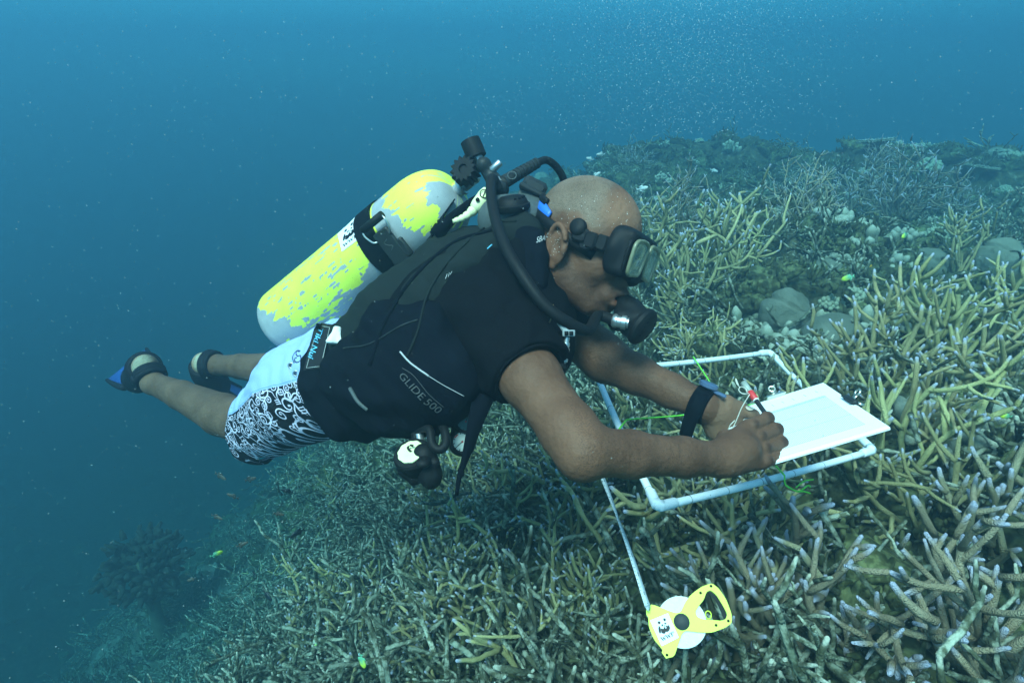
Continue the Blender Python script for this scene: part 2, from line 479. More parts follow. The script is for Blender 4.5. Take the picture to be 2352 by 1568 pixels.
# ------------------------------------------------------------------ coral shapes
def staghorn(seed, nstem=7, L=.30, r=.008, up=.10, wob=.22, side=.30, gens=2, ns=6, seg=.022, tilt=(.2, 1.25), maxb=170, taper=.55):
    rg = np.random.default_rng(seed); mb = MB()
    q = []
    for k in range(nstem):
        a = 2 * math.pi * (k + rg.random() * .7) / nstem; t = rg.uniform(*tilt)
        d = np.array([math.cos(a) * math.sin(t), math.sin(a) * math.sin(t), math.cos(t)])
        q.append((d * .01, d, L * rg.uniform(.65, 1.15), r * rg.uniform(.85, 1.2), gens))
    nb = 0
    while q and nb < maxb:
        p, d, l, rr, g = q.pop(0); nb += 1
        n = max(3, int(l / seg)); pts = [p]; cv = rg.normal(size=3) * wob * .35
        for i in range(n):
            d = nrm(d + rg.normal(size=3) * wob * .5 + cv * .5 + np.array([0, 0, up])); p = p + d * (l / n); pts.append(p)
            if g > 0 and i > 0 and rg.random() < side * (1.25 if i > n * .5 else .8):
                o = nrm(np.cross(d, rg.normal(size=3))); c = nrm(d * rg.uniform(.45, .9) + o)
                q.append((p, c, l * rg.uniform(.22, .62), rr * rg.uniform(.72, .92), g - 1))
        tt = np.linspace(0, 1, len(pts)); rs = rr * (1 - (1 - taper) * tt ** 1.5) * (1 + .08 * rg.normal(size=len(pts)))
        rs = np.clip(rs, rr * .4, rr * 1.3); rs[-1] = rs[-1] * .72
        mb.tube(pts, rs, ns=ns, round_end=True, A=1 - (1 - tt) * l * 10)
    return mb
def rubble(seed, n=22, size=.22):
    rg = np.random.default_rng(seed); mb = MB()
    for k in range(n):
        p = np.array([rg.normal() * size * .55, rg.normal() * size * .55, rg.uniform(0, .10)])
        a = rg.uniform(0, 6.28); d = nrm([math.cos(a), math.sin(a), rg.normal() * .38]); l = rg.uniform(.05, .19); r = rg.uniform(.0038, .0070)
        pts = [p]; m = 6
        for i in range(m):
            d = nrm(d + rg.normal(size=3) * .17); p = p + d * l / m; pts.append(p)
            if i in (2, 4) and rg.random() < .55:
                c = nrm(d * .7 + nrm(np.cross(d, rg.normal(size=3)))); mb.tube([p, p + c * l * .14, p + c * l * .27 + rg.normal(size=3) * .004], [r * .8, r * .75, r * .5], 5, round_end=True, A=[0, 0, 0])
        mb.tube(pts, r * (1 + .14 * rg.normal(size=m + 1)), 6, round_end=True, A=[0] * (m + 1))
    return mb
def fingers(seed, n=22, size=.10, L=.10, r=.016, knob=1.25, ns=10):
    rg = np.random.default_rng(seed); mb = MB()
    for k in range(n):
        a = rg.uniform(0, 6.28); q = math.sqrt(rg.random()) * size
        p = np.array([math.cos(a) * q, math.sin(a) * q, -.02]); d = nrm([math.cos(a) * q * 5, math.sin(a) * q * 5, 1.0])
        l = L * rg.uniform(.5, 1.2) * (1.15 - .5 * q / size); rr = r * rg.uniform(.75, 1.2)
        tt = np.linspace(0, 1, 9); pts = [p + d * l * t + np.array([math.sin(t * 3 + k), math.cos(t * 2.5 + k), 0]) * .006 for t in tt]
        rs = rr * (.85 + .10 * np.sin(tt * 9 + k) + (knob - .85) * np.exp(-((tt - .8) / .17) ** 2)); rs[-1] *= .62; rs[-2] *= .92
        mb.tube(pts, rs, ns, round_end=True, A=tt)
        if rg.random() < .6:
            c = nrm(d + rg.normal(size=3) * .8); b = pts[5]; mb.tube([b, b + c * rr * 1.2, b + c * rr * 2.2, b + c * rr * 2.8], [rr * .8, rr * .95, rr * .9, rr * .5], ns, round_end=True, A=[.4, .7, .9, 1])
    return mb
def cauliflower(seed, R=.06, n=60, r=.010):
    rg = np.random.default_rng(seed); mb = MB()
    for k in range(n):
        z = 1 - (k + .5) / n * .95; a = k * 2.39996; q = math.sqrt(max(0, 1 - z * z))
        d = nrm([math.cos(a) * q, math.sin(a) * q, z * .9 + .1]); R2 = R * rg.uniform(.88, 1.08)
        mb.tube([d * R * .2, d * R2 * .7, d * R2 * .92, d * R2], [r * .7, r * .9, r * 1.1, r * .8], 7, round_end=True, A=[0, .3, .8, 1])
    return mb
def lump(seed, R=.1, rough=.35, sub=3, sq=.7):
    import bmesh
    bm = bmesh.new(); bmesh.ops.create_icosphere(bm, subdivisions=sub, radius=1)
    V = np.array([v.co[:] for v in bm.verts]); F = [tuple(v.index for v in f.verts) for f in bm.faces]; bm.free()
    n = fbm(V * 1.7 + seed * 3.1, 4); V = V * (1 + rough * n[:, None]) * R; V[:, 2] *= sq
    mb = MB(); mb.add(V, F, list(np.zeros(len(V)))); return mb
def turf(seed, n=70, size=.16):
    """a ragged tuft of short knobbly growth"""
    rg = np.random.default_rng(seed); mb = lump(seed, size * .8, .55, 3, .45)
    for k in range(n):
        a = rg.uniform(0, 6.28); q = math.sqrt(rg.random()) * size; p = np.array([math.cos(a) * q, math.sin(a) * q, size * .25 * (1 - q / size)])
        d = nrm([rg.normal() * .6, rg.normal() * .6, 1]); l = rg.uniform(.015, .05); r = rg.uniform(.003, .009)
        mb.tube([p, p + d * l * .6, p + d * l + rg.normal(size=3) * .006], [r, r * 1.1, r * .6], 5, round_end=True, A=[0, .2, .5])
    return mb
def table(seed, R=.22):
    rg = np.random.default_rng(seed); mb = MB(); ns = 40; V = []; F = []; nr = 9
    an = np.linspace(0, 6.2832, ns, endpoint=False); ed = 1 + .14 * np.sin(an * 3 + seed) + .06 * rg.normal(size=ns)
    prof = [(0, .0), (.35, .004), (.7, .012), (1.0, .022), (1.0, .010), (.7, -.006), (.35, -.03), (.15, -.07), (.13, -.15)]
    for (q, z) in prof:
        for t, e in zip(an, ed): V.append((math.cos(t) * q * R * e, math.sin(t) * q * R * e, z + .004 * rg.normal() + .15))
    F = [(i * ns + j, i * ns + (j + 1) % ns, (i + 1) * ns + (j + 1) % ns, (i + 1) * ns + j) for i in range(len(prof) - 1) for j in range(ns)]
    mb.add(V, F, [0] * len(V))
    for k in range(170):
        a = rg.uniform(0, 6.28); q = math.sqrt(rg.random()) * R * .98; p = np.array([math.cos(a) * q, math.sin(a) * q, .155 + .02 * q / R]); d = nrm([math.cos(a) * .5, math.sin(a) * .5, 1])
        mb.tube([p, p + d * .012, p + d * .022], [.005, .005, .003], 5, round_end=True, A=[0, .6, 1])
    return mb

PROTO = {}
def proto(name, mb, mat):
    me = bpy.data.meshes.new(name)
    me.from_pydata(mb.V, [], mb.F); me.update()
    me.polygons.foreach_set('use_smooth', np.ones(len(me.polygons), bool))
    a = me.attributes.new('tip', 'FLOAT', 'POINT'); a.data.foreach_set('value', np.asarray(mb.A, np.float32))
    me.materials.append(mat)
    PROTO[name] = me
    return me
for k in range(5):
    proto(f'live_{k}', staghorn(100 + k, nstem=8, L=.27, r=.0070, up=.07, wob=.27, side=.33, maxb=115, taper=.72), M['live'])
for k in range(3):
    proto(f'upright_{k}', staghorn(130 + k, nstem=8, L=.25, r=.0064, up=.18, wob=.22, side=.32, tilt=(.05, .85), maxb=95, taper=.72), M['live'])
for k in range(3):
    proto(f'lilac_{k}', staghorn(200 + k, nstem=9, L=.24, r=.0080, up=.12, wob=.20, side=.42, maxb=140, taper=.75), M['lilac'])
for k in range(3):
    proto(f'fine_{k}', staghorn(230 + k, nstem=18, L=.20, r=.0036, up=.10, wob=.30, side=.5, ns=5, maxb=260, seg=.02), M['lilac'])
for k in range(3):
    proto(f'dead_{k}', staghorn(300 + k, nstem=6, L=.27, r=.0060, up=.02, wob=.36, side=.24, tilt=(.5, 1.5), maxb=50, taper=.85), M['dead'])
for k in range(3):
    proto(f'rubble_{k}', rubble(330 + k), M['dead'])
for k in range(2):
    proto(f'finger_{k}', fingers(400 + k), M['finger'])
for k in range(2):
    proto(f'cauli_{k}', cauliflower(430 + k), M['cauli'])
for k in range(3):
    proto(f'turf_{k}', turf(460 + k), M['turf'])
proto('brain_0', lump(5, .11, .12, 4, .95), M['brain'])
proto('table_0', table(3), M['table'])

# scatter: one object per kind of ground cover, drawn by geometry nodes
def scatter(name, kinds, pts, rot, scl, pid):
    coll = bpy.data.collections.new(name + '_shapes')
    for i, k in enumerate(kinds):
        o = bpy.data.objects.new(f'{name}_shape_{i:02d}', PROTO[k]); coll.objects.link(o)
    me = bpy.data.meshes.new(name); me.from_pydata([tuple(p) for p in pts], [], [])
    a = me.attributes.new('rot', 'FLOAT_VECTOR', 'POINT'); a.data.foreach_set('vector', np.asarray(rot, np.float32).ravel())
    a = me.attributes.new('scl', 'FLOAT', 'POINT'); a.data.foreach_set('value', np.asarray(scl, np.float32))
    a = me.attributes.new('pid', 'INT', 'POINT'); a.data.foreach_set('value', np.asarray(pid, np.int32))
    ob = bpy.data.objects.new(name, me); COL.objects.link(ob)
    g = bpy.data.node_groups.new(name, 'GeometryNodeTree')
    g.interface.new_socket('Geometry', in_out='INPUT', socket_type='NodeSocketGeometry')
    g.interface.new_socket('Geometry', in_out='OUTPUT', socket_type='NodeSocketGeometry')
    gi = g.nodes.new('NodeGroupInput'); go = g.nodes.new('NodeGroupOutput')
    ci = g.nodes.new('GeometryNodeCollectionInfo'); ci.inputs['Collection'].default_value = coll; ci.inputs['Separate Children'].default_value = True; ci.inputs['Reset Children'].default_value = True
    ip = g.nodes.new('GeometryNodeInstanceOnPoints'); ip.inputs['Pick Instance'].default_value = True
    def at(nm, ty):
        q = g.nodes.new('GeometryNodeInputNamedAttribute'); q.data_type = ty; q.inputs['Name'].default_value = nm; return q.outputs['Attribute']
    er = g.nodes.new('FunctionNodeEulerToRotation')
    L = g.links.new
    L(gi.outputs[0], ip.inputs['Points']); L(ci.outputs[0], ip.inputs['Instance']); L(at('pid', 'INT'), ip.inputs['Instance Index'])
    L(at('rot', 'FLOAT_VECTOR'), er.inputs[0]); L(er.outputs[0], ip.inputs['Rotation']); L(at('scl', 'FLOAT'), ip.inputs['Scale']); L(ip.outputs[0], go.inputs[0])
    md = ob.modifiers.new('scatter', 'NODES'); md.node_group = g
    return tag(ob, kind='stuff')
# ------------------------------------------------------------------ corals that can be told apart
KEEP_OUT = []
def ground_hit(px, py):
    d = P(px, py, 1.0); t = .5
    while t < 40:
        q = d * t
        if q[2] < float(ground_z(q[0], q[1])): return q
        t *= 1.01
    return d * 10
LIVE = 'large staghorn corals of the near reef'
def colony(kind, name, px, py, sc, label, cat='coral', group=None, lean=(0, 0), rz=None, sink=.01, keep=.10, col=None):
    g = ground_hit(px, py); me = PROTO[kind]
    o = bpy.data.objects.new(name, me); COL.objects.link(o)
    o.location = Vector(g) - Vector((0, 0, sink)); o.scale = (sc,) * 3
    o.rotation_euler = (lean[0], lean[1], random.uniform(0, 6.28) if rz is None else rz)
    tag(o, label, cat, group); KEEP_OUT.append((g[0], g[1], keep * sc)); return o
ST = [  # shape, x, y of the foot, size, label
 ('live_0', 800, 1190, .95, 'pale green staghorn coral left of the spare mouthpiece, at the edge of the slope'),
 ('live_1', 1010, 1180, 1.0, 'staghorn coral straight under the hanging belly strap'),
 ('live_2', 1190, 1210, 1.1, 'widest arching staghorn coral, just left of the writing elbow'),
 ('live_3', 1330, 1270, .9, 'blue-tipped staghorn coral under the writing elbow, left of the measuring tape'),
 ('live_4', 820, 1400, 1.0, 'staghorn thicket coral at the bottom left with long curved arms'),
 ('upright_0', 980, 1420, 1.15, 'tall blue-tipped staghorn coral at the bottom, below the belly strap'),
 ('live_1', 1120, 1400, 1.0, 'sprawling staghorn coral in the middle of the bottom edge'),
 ('live_0', 1230, 1560, .9, 'small staghorn coral cut by the bottom edge left of the tape reel'),
 ('upright_1', 1350, 1500, .8, 'sparse spiky staghorn coral left of the tape reel'),
 ('live_3', 700, 1560, .9, 'thin greenish staghorn coral in the rubble near the bottom left corner'),
 ('live_2', 1500, 960, .7, 'brown staghorn coral inside the white frame at its left side'),
 ('live_4', 1450, 1000, .65, 'staghorn coral between the two forearms, at the frame\'s left pipe'),
 ('upright_2', 1640, 1195, .62, 'dense pale blue-tipped coral under the near pipe of the frame'),
 ('upright_0', 1540, 1260, .75, 'knobbly staghorn coral between the frame corner and the tape reel'),
 ('live_0', 1650, 880, .8, 'staghorn coral inside the frame beside the black wrist strap'),
 ('lilac_0', 1770, 1470, 1.0, 'thick lilac-tipped coral right of the yellow tape reel'),
 ('lilac_1', 1900, 1540, 1.15, 'thick lilac-tipped coral at the bottom edge right of the reel'),
 ('lilac_2', 1680, 1560, 1.0, 'thick lilac-tipped coral cut by the bottom edge below the reel handle'),
 ('lilac_0', 2300, 1330, 1.1, 'pale lilac-tipped coral at the right edge below the frame'),
 ('lilac_1', 2230, 1540, 1.1, 'pale lilac-tipped coral in the bottom right corner'),
 ('upright_1', 2010, 900, 1.25, 'tall forked antler coral standing behind the clipboard clip'),
 ('upright_2', 2160, 880, 1.2, 'bushy antler coral right of the tall forked one behind the clipboard'),
 ('live_3', 2120, 1060, 1.1, 'long bare-armed staghorn coral right of the clipboard corner'),
 ('live_4', 2120, 1230, 1.0, 'olive staghorn coral right of the frame\'s near right corner'),
 ('live_1', 1560, 720, 1.35, 'big staghorn coral behind the diver\'s mouthpiece'),
 ('upright_0', 1630, 640, 1.5, 'upright staghorn coral straight behind the mask lenses'),
 ('live_2', 1700, 640, 1.5, 'fan of staghorn coral left of the grey dome coral'),
 ('live_0', 1500, 640, 1.3, 'staghorn coral half hidden by the dive mask'),
 ('fine_0', 1560, 560, 1.5, 'blue-grey bush of fine branches above the mask'),
 ('fine_1', 2060, 520, 2.4, 'largest lilac bush coral on the upper right slope'),
 ('fine_2', 1950, 500, 1.9, 'lilac bush coral touching the left of the largest one'),
 ('fine_0', 1850, 530, 1.3, 'small lilac bush coral in the middle distance above the dome coral'),
 ('upright_2', 2280, 800, 1.1, 'thin antler coral near the right edge above the clipboard'),
 ('upright_1', 2200, 640, 1.2, 'yellow-green antler coral below the large lilac bush'),
]
for k, (kd, x, y, sc, lb) in enumerate(ST):
    colony(kd, 'staghorn_coral', x, y, sc, lb, group='staghorn and bush corals that stand out on the reef', keep=.13)
FG = [(1790, 800, 1.25, 'grey finger coral just behind the frame\'s far corner'), (1870, 840, 1.3, 'knobbly finger coral right of the frame\'s far corner'), (1740, 750, 1.2, 'finger coral at the left foot of the grey dome coral'),
      (1850, 760, 1.0, 'finger coral at the right foot of the grey dome coral'), (2220, 1010, 1.4, 'tall smooth finger coral at the right above the dark hollow'), (2270, 1060, 1.2, 'finger coral beside the tall one at the right edge')]
for k, (x, y, sc, lb) in enumerate(FG):
    colony(f'finger_{k % 2}', 'finger_coral', x, y, sc, lb, group='finger corals with rounded knobs', keep=.12)
CF = [(1962, 625, .9, 'round cauliflower coral in the middle of the right slope'), (1905, 700, .95, 'cauliflower coral just right of the grey dome coral'), (1790, 500, 1.2, 'pale cauliflower coral near the crest'), (2130, 390, 2.0, 'pale coral head standing up on the skyline'), (1900, 740, .8, 'small cauliflower coral behind the finger corals')]
for k, (x, y, sc, lb) in enumerate(CF):
    colony(f'cauli_{k % 2}', 'cauliflower_coral', x, y, sc, lb, group='cauliflower corals', keep=.08)
def dome(px, py, R, label, seed):
    g = ground_hit(px, py); mb = lump(seed, R, .16, 5, 1.0); V = np.array(mb.V); u = V / np.linalg.norm(V, axis=1, keepdims=True)
    t = -_F; side = _R; q = np.abs(u @ nrm(_U * 1.0 + side * .55 + t * .2) - .32); fr = np.clip(u @ t, 0, 1)
    V = V * (1 - .16 * np.exp(-(q / .06) ** 2) * np.clip((u @ -side) + .75, 0, 1) * .8)[:, None]
    V[:, 2] *= 1.12; V += g + np.array([0, 0, R * .80])
    o = mesh_obj('dome_coral', V, mb.F, M['brain']); set_attr(o, np.zeros(len(V)), 'tip'); tag(o, label, 'coral', 'smooth massive corals'); KEEP_OUT.append((g[0], g[1], R * 1.6))
    for q in (30, 60): h = ground_hit(px, py + q); KEEP_OUT.append((h[0], h[1], R * 1.3))
    return o
dome(1798, 765, .098, 'smooth grey dome coral with a crease, behind the quadrat\'s far corner', 5)
dome(2118, 650, .10, 'small round brown massive coral on the right slope', 8)
dome(2285, 640, .11, 'pale massive coral near the right edge', 11)
colony('table_0', 'table_coral', 2010, 350, .7, 'flat pale table coral on the far crest', group='table corals', lean=(.1, .05), keep=.3)
colony('table_0', 'table_coral', 2240, 412, .7, 'flat table coral on the skyline at the right', group='table corals', lean=(.0, -.15), keep=.3)
# the tape reel and the frame keep their own clearing
_g = ground_hit(1580, 1450); KEEP_OUT.append((_g[0], _g[1], .11)); _g = ground_hit(1560, 1540); KEEP_OUT.append((_g[0], _g[1], .08))
for _a, _b in (((.266, .92), (.86, 1.25)), ((.86, 1.25), (.80, 1.79)), ((.80, 1.79), (.217, 1.51)), ((.217, 1.51), (.266, .92))):
    for _t in np.linspace(0, 1, 9): KEEP_OUT.append((_a[0] * (1 - _t) + _b[0] * _t, _a[1] * (1 - _t) + _b[1] * _t, .085))
# ------------------------------------------------------------------ where the reef's cover grows
def in_view(x, y, z, m=.12):
    q = np.stack([x, y, z], -1); d = q @ _F
    u = q @ _R / np.maximum(d, .01) * FPX; v = q @ _U / np.maximum(d, .01) * FPX
    return (d > .3) & (np.abs(u) < 1176 * (1 + m) + 250 / np.maximum(d, .3)) & (v < 784 * 1.1) & (v > -784 * (1 + m) - 300 / np.maximum(d, .3))
KINDS = ['live_0', 'live_1', 'live_2', 'live_3', 'live_4', 'upright_0', 'upright_1', 'upright_2', 'lilac_0', 'lilac_1', 'lilac_2', 'fine_0', 'fine_1', 'fine_2',
         'dead_0', 'dead_1', 'dead_2', 'rubble_0', 'rubble_1', 'rubble_2', 'finger_0', 'finger_1', 'cauli_0', 'cauli_1', 'turf_0', 'turf_1', 'turf_2', 'brain_0', 'table_0']
KI = {k: i for i, k in enumerate(KINDS)}
def pick(prefix, r): 
    l = [i for k, i in KI.items() if k.startswith(prefix)]; return l[int(r * len(l)) % len(l)]
def grow(name, N, mix, rmin, rmax, scale, sink=.03, tiltamp=.35, mask=None, seed=0):
    rg = np.random.default_rng(seed)
    X, Y = [], []
    r = rmin * (rmax / rmin) ** rg.random(N * 3); a = np.radians(rg.uniform(-50, 50, N * 3))
    x, y = r * np.sin(a), r * np.cos(a); z = ground_z(x, y)
    ok = in_view(x, y, z)
    if mask is not None: ok &= mask(x, y, z, rg.random(len(x)))
    for kx, ky, kr in KEEP_OUT: ok &= (x - kx) ** 2 + (y - ky) ** 2 > kr ** 2
    idx = np.where(ok)[0][:N]
    x, y, z = x[idx], y[idx], z[idx]; n = len(idx)
    e = .06; nx = -(ground_z(x + e, y) - ground_z(x - e, y)) / (2 * e); ny = -(ground_z(x, y + e) - ground_z(x, y - e)) / (2 * e)
    rot = np.stack([np.clip(-ny * .5, -.6, .6) + rg.normal(size=n) * tiltamp * .5, np.clip(nx * .5, -.6, .6) + rg.normal(size=n) * tiltamp * .5, rg.uniform(0, 6.28, n)], -1)
    names = list(mix); w = np.array([mix[k] for k in names], float); w /= w.sum()
    ch = rg.choice(len(names), n, p=w); rr = rg.random(n)
    pid = [pick(names[c], q) for c, q in zip(ch, rr)]
    s = rg.uniform(*scale, n)
    return scatter(name, KINDS, np.stack([x, y, z - sink * s], -1), rot, s, pid)
def patch(x, y, sc, off):
    return vnoise(np.stack([x, y, np.full_like(x, off)], -1) * sc)
LIVE_AT = [(*ground_hit(px, py)[:2], r) for px, py, r in ((800, 1190, .28), (1010, 1200, .34), (1210, 1230, .30), (940, 1430, .34), (1130, 1430, .26), (720, 1540, .2), (1360, 1320, .14), (1470, 940, .24), (1620, 960, .2), (1560, 730, .34), (1650, 690, .36), (1500, 600, .3),
  (1800, 1490, .22), (1950, 1540, .2), (2260, 1400, .26), (2080, 980, .24), (2180, 900, .3), (2160, 1150, .16), (1650, 1140, .12))]
def near_live(x, y, k=1.0):
    m = np.zeros(len(x), bool)
    for a, b, r in LIVE_AT: m |= (x - a) ** 2 + (y - b) ** 2 < (r * k) ** 2
    return m
west = lambda x, y: x < .25 + .12 * y
grow('algae_turf', 3600, {'turf': 1}, .6, 16, (.5, 1.35), .02, .6, seed=2, mask=lambda x, y, z, r: (x > -.1) | (r < .22))
grow('coral_rubble', 1150, {'rubble': 4, 'dead': 2}, .55, 7.5, (.7, 1.15), 0.0, .5, seed=1, mask=lambda x, y, z, r: west(x, y) | (r < .30))
grow('dead_staghorn_thicket', 190, {'dead': 3, 'rubble': 1}, .6, 6, (.9, 1.4), .02, .5, seed=3, mask=lambda x, y, z, r: west(x, y) | (r < .55))
grow('live_staghorn_thicket', 110, {'live': 3, 'upright': 1}, .8, 6, (.8, 1.15), .0, .4, seed=4, mask=lambda x, y, z, r: near_live(x, y) | ((r < .06) & west(x, y)))
grow('lilac_coral_thicket', 46, {'fine': 4}, 2.4, 8, (1.0, 1.7), .0, .4, seed=5, mask=lambda x, y, z, r: (patch(x, y, 1.0, 9) > .36) & (x > .6))
grow('mixed_reef_corals', 900, {'cauli': 2, 'finger': 1.6, 'brain': .35, 'table': .0, 'turf': 5, 'dead': .4}, 1.7, 15, (.5, 1.3), .0, .4, seed=6, mask=lambda x, y, z, r: (x > .3) & ~near_live(x, y, .8))
# ------------------------------------------------------------------ the diver
rA = lambda n, d: n / FPX * d
def skin_mat():
    m, n, b = nmat('skin'); L = n.links.new
    tc = n.nodes.new('ShaderNodeTexCoord')
    def noise(sc, det=5, v=None):
        q = n.nodes.new('ShaderNodeTexNoise'); q.inputs['Scale'].default_value = sc; q.inputs['Detail'].default_value = det
        L(v or tc.outputs['Object'], q.inputs['Vector']); return q
    n1 = noise(16, 7); r = n.nodes.new('ShaderNodeValToRGB')
    r.color_ramp.elements[0].position = .3; r.color_ramp.elements[0].color = (.092, .042, .023, 1)
    r.color_ramp.elements[1].position = .7; r.color_ramp.elements[1].color = (.150, .072, .041, 1); L(n1.outputs[0], r.inputs[0])
    at = n.nodes.new('ShaderNodeAttribute'); at.attribute_name = 'Col'
    mx = n.nodes.new('ShaderNodeMix'); mx.data_type = 'RGBA'; mx.blend_type = 'MULTIPLY'; mx.inputs[0].default_value = 1
    L(r.outputs[0], mx.inputs[6]); L(at.outputs['Color'], mx.inputs[7])
    # hairs, stubble and pores: stretched dark flecks
    mp = n.nodes.new('ShaderNodeMapping'); mp.inputs['Scale'].default_value = (1, 2.2, 1.6); L(tc.outputs['Object'], mp.inputs[0])
    n2 = noise(420, 3, mp.outputs[0]); r2 = n.nodes.new('ShaderNodeValToRGB')
    r2.color_ramp.elements[0].position = .38; r2.color_ramp.elements[0].color = (.45, .42, .42, 1); r2.color_ramp.elements[1].position = .52; r2.color_ramp.elements[1].color = (1, 1, 1, 1)
    L(n2.outputs[0], r2.inputs[0])
    m2 = n.nodes.new('ShaderNodeMix'); m2.data_type = 'RGBA'; m2.blend_type = 'MULTIPLY'; L(at.outputs['Alpha'], m2.inputs[0]); L(mx.outputs[2], m2.inputs[6]); L(r2.outputs[0], m2.inputs[7])
    L(m2.outputs[2], b.inputs['Base Color'])
    b.inputs['Roughness'].default_value = .62; b.inputs['Specular IOR Level'].default_value = .22
    b.inputs['Subsurface Weight'].default_value = .08; b.inputs['Subsurface Radius'].default_value = (.012, .005, .003); b.inputs['Subsurface Scale'].default_value = 1.0
    bp = n.nodes.new('ShaderNodeBump'); bp.inputs['Strength'].default_value = .55; bp.inputs['Distance'].default_value = .004
    n3 = noise(95, 7); L(n3.outputs[0], bp.inputs['Height']); L(bp.outputs[0], b.inputs['Normal'])
    return m
M['skin'] = skin_mat()

# head frame
HO = P(1344, 553, 1.165)
yaw, pit = math.radians(27), math.radians(20)
_fw = D(math.cos(yaw) * math.cos(pit), -math.sin(pit), -math.sin(yaw) * math.cos(pit))
_up = nrm(D(0.0, 1, 0) - _fw * np.dot(D(0, 1, 0), _fw))
_lf = np.cross(_up, _fw)                        # the diver's left, away from the camera
def H(x, y, z): return HO + _fw * (x * .93 if x > 0 else x) + _lf * y + _up * z
HAX = (_fw, _lf, _up)

SH_R = P(1130, 735, 1.06); EL_R = P(1340, 1036, .855); WR_R = P(1655, 1054, .965)
SH_L = P(1245, 700, 1.32); EL_L = P(1395, 828, 1.26); WR_L = P(1612, 930, 1.155)
HIP_R = P(850, 865, 1.30); KN_R = P(600, 985, 1.60); AN_R = P(352, 880, 1.93)
HIP_L = P(830, 830, 1.45); KN_L = P(700, 850, 1.78); AN_L = P(500, 838, 2.08)

S = Sdf(.0026)
# torso (under the clothes)
S.chain([P(1205, 640, 1.17), P(1090, 740, 1.19), P(960, 800, 1.24), P(840, 850, 1.37)], [.060, .105, .100, .100], .04)
# neck
S.chain([H(-.035, 0, -.045), H(-.045, 0, -.11), P(1222, 690, 1.17)], [.062, .058, .052], .02)
# right arm
UM = (SH_R * .5 + EL_R * .5) + D(-.6, .1, .2) * .004
S.chain([SH_R, UM, EL_R * .88 + SH_R * .12], [.060, .046, .040], .02)
S.cone(EL_R * .88 + SH_R * .12, EL_R, .040, .036, .02)
FM = EL_R * .68 + WR_R * .32
S.chain([EL_R, FM, EL_R * .3 + WR_R * .7, WR_R], [.037, .0325, .0285, .0265], .015)
S.ell(EL_R + D(-.3, -1, 0) * .010, (.026, .026, .026), None, .02)
# left arm
S.chain([SH_L, EL_L * .9 + SH_L * .1, EL_L], [.056, .046, .045], .02)
FL = EL_L * .68 + WR_L * .32
S.chain([EL_L, FL, EL_L * .3 + WR_L * .7, WR_L], [.044, .0385, .032, .0275], .015)
# legs
S.chain([HIP_R, KN_R], [.088, .062], .02)
CR = KN_R * .68 + AN_R * .32
S.chain([KN_R, CR + D(0, -1, 0) * .006, KN_R * .3 + AN_R * .7, AN_R], [.056, .058, .043, .033], .012)
S.chain([HIP_L, KN_L], [.085, .06], .02)
CL = KN_L * .68 + AN_L * .32
S.chain([KN_L, CL + D(0, -1, 0) * .006, KN_L * .3 + AN_L * .7, AN_L], [.055, .054, .040, .032], .012)
# feet: heels towards the camera, toes away
HEEL_R = P(334, 842, 1.96); TOE_R = P(318, 868, 2.17)
S.chain([AN_R, P(345, 862, 1.96)], [.033, .033], .02); S.ell(HEEL_R, (.034, .036, .036), None, .02)
S.chain([HEEL_R, TOE_R], [.034, .03], .02)
HEEL_L = P(468, 835, 2.10); TOE_L = P(505, 905, 2.25)
S.chain([AN_L, P(480, 838, 2.09)], [.032, .032], .02); S.ell(HEEL_L, (.032, .034, .036), None, .02)
S.chain([HEEL_L, TOE_L], [.033, .028], .02)
# skull and face
S.ell(H(-.008, 0, .034), (.098, .078, .086), HAX, .02)
S.ell(H(.022, 0, .02), (.078, .070, .082), HAX, .02)
S.ell(H(.030, 0, -.040), (.060, .060, .075), HAX, .025)
for s in (-1, 1):
    S.cone(H(-.014, s * .058, -.066), H(.058, s * .022, -.108), .024, .022, .025)
    S.ell(H(.058, s * .036, -.038), (.028, .026, .028), HAX, .02)      # cheeks
    S.ell(H(.083, s * .026, .014), (.016, .024, .008), HAX, .012)      # brows
    S.ell(H(.094, s * .031, -.008), (.015, .014, .011), HAX, .008, 's')   # eye sockets
    S.ell(H(.076, s * .030, -.008), (.0125, .0125, .0125), HAX, .003)  # eyeballs
    S.ell(H(.100, s * .014, -.050), (.012, .009, .009), HAX, .006)     # nostril wings
    S.ell(H(.102, s * .008, -.058), (.007, .0045, .006), HAX, .003, 's')
S.cone(H(.090, 0, .002), H(.108, 0, -.040), .009, .013, .012)
S.ell(H(.107, 0, -.046), (.014, .013, .012), HAX, .008)
S.ell(H(.088, 0, -.080), (.024, .036, .028), HAX, .015)
S.ell(H(.110, 0, -.071), (.013, .026, .010), HAX, .004)                # lips closed on the mouthpiece
S.ell(H(.104, 0, -.094), (.013, .024, .010), HAX, .004)
S.ell(H(.104, 0, -.083), (.012, .020, .0045), HAX, .004, 's')
S.ell(H(.074, 0, -.112), (.022, .022, .018), HAX, .015)                # chin
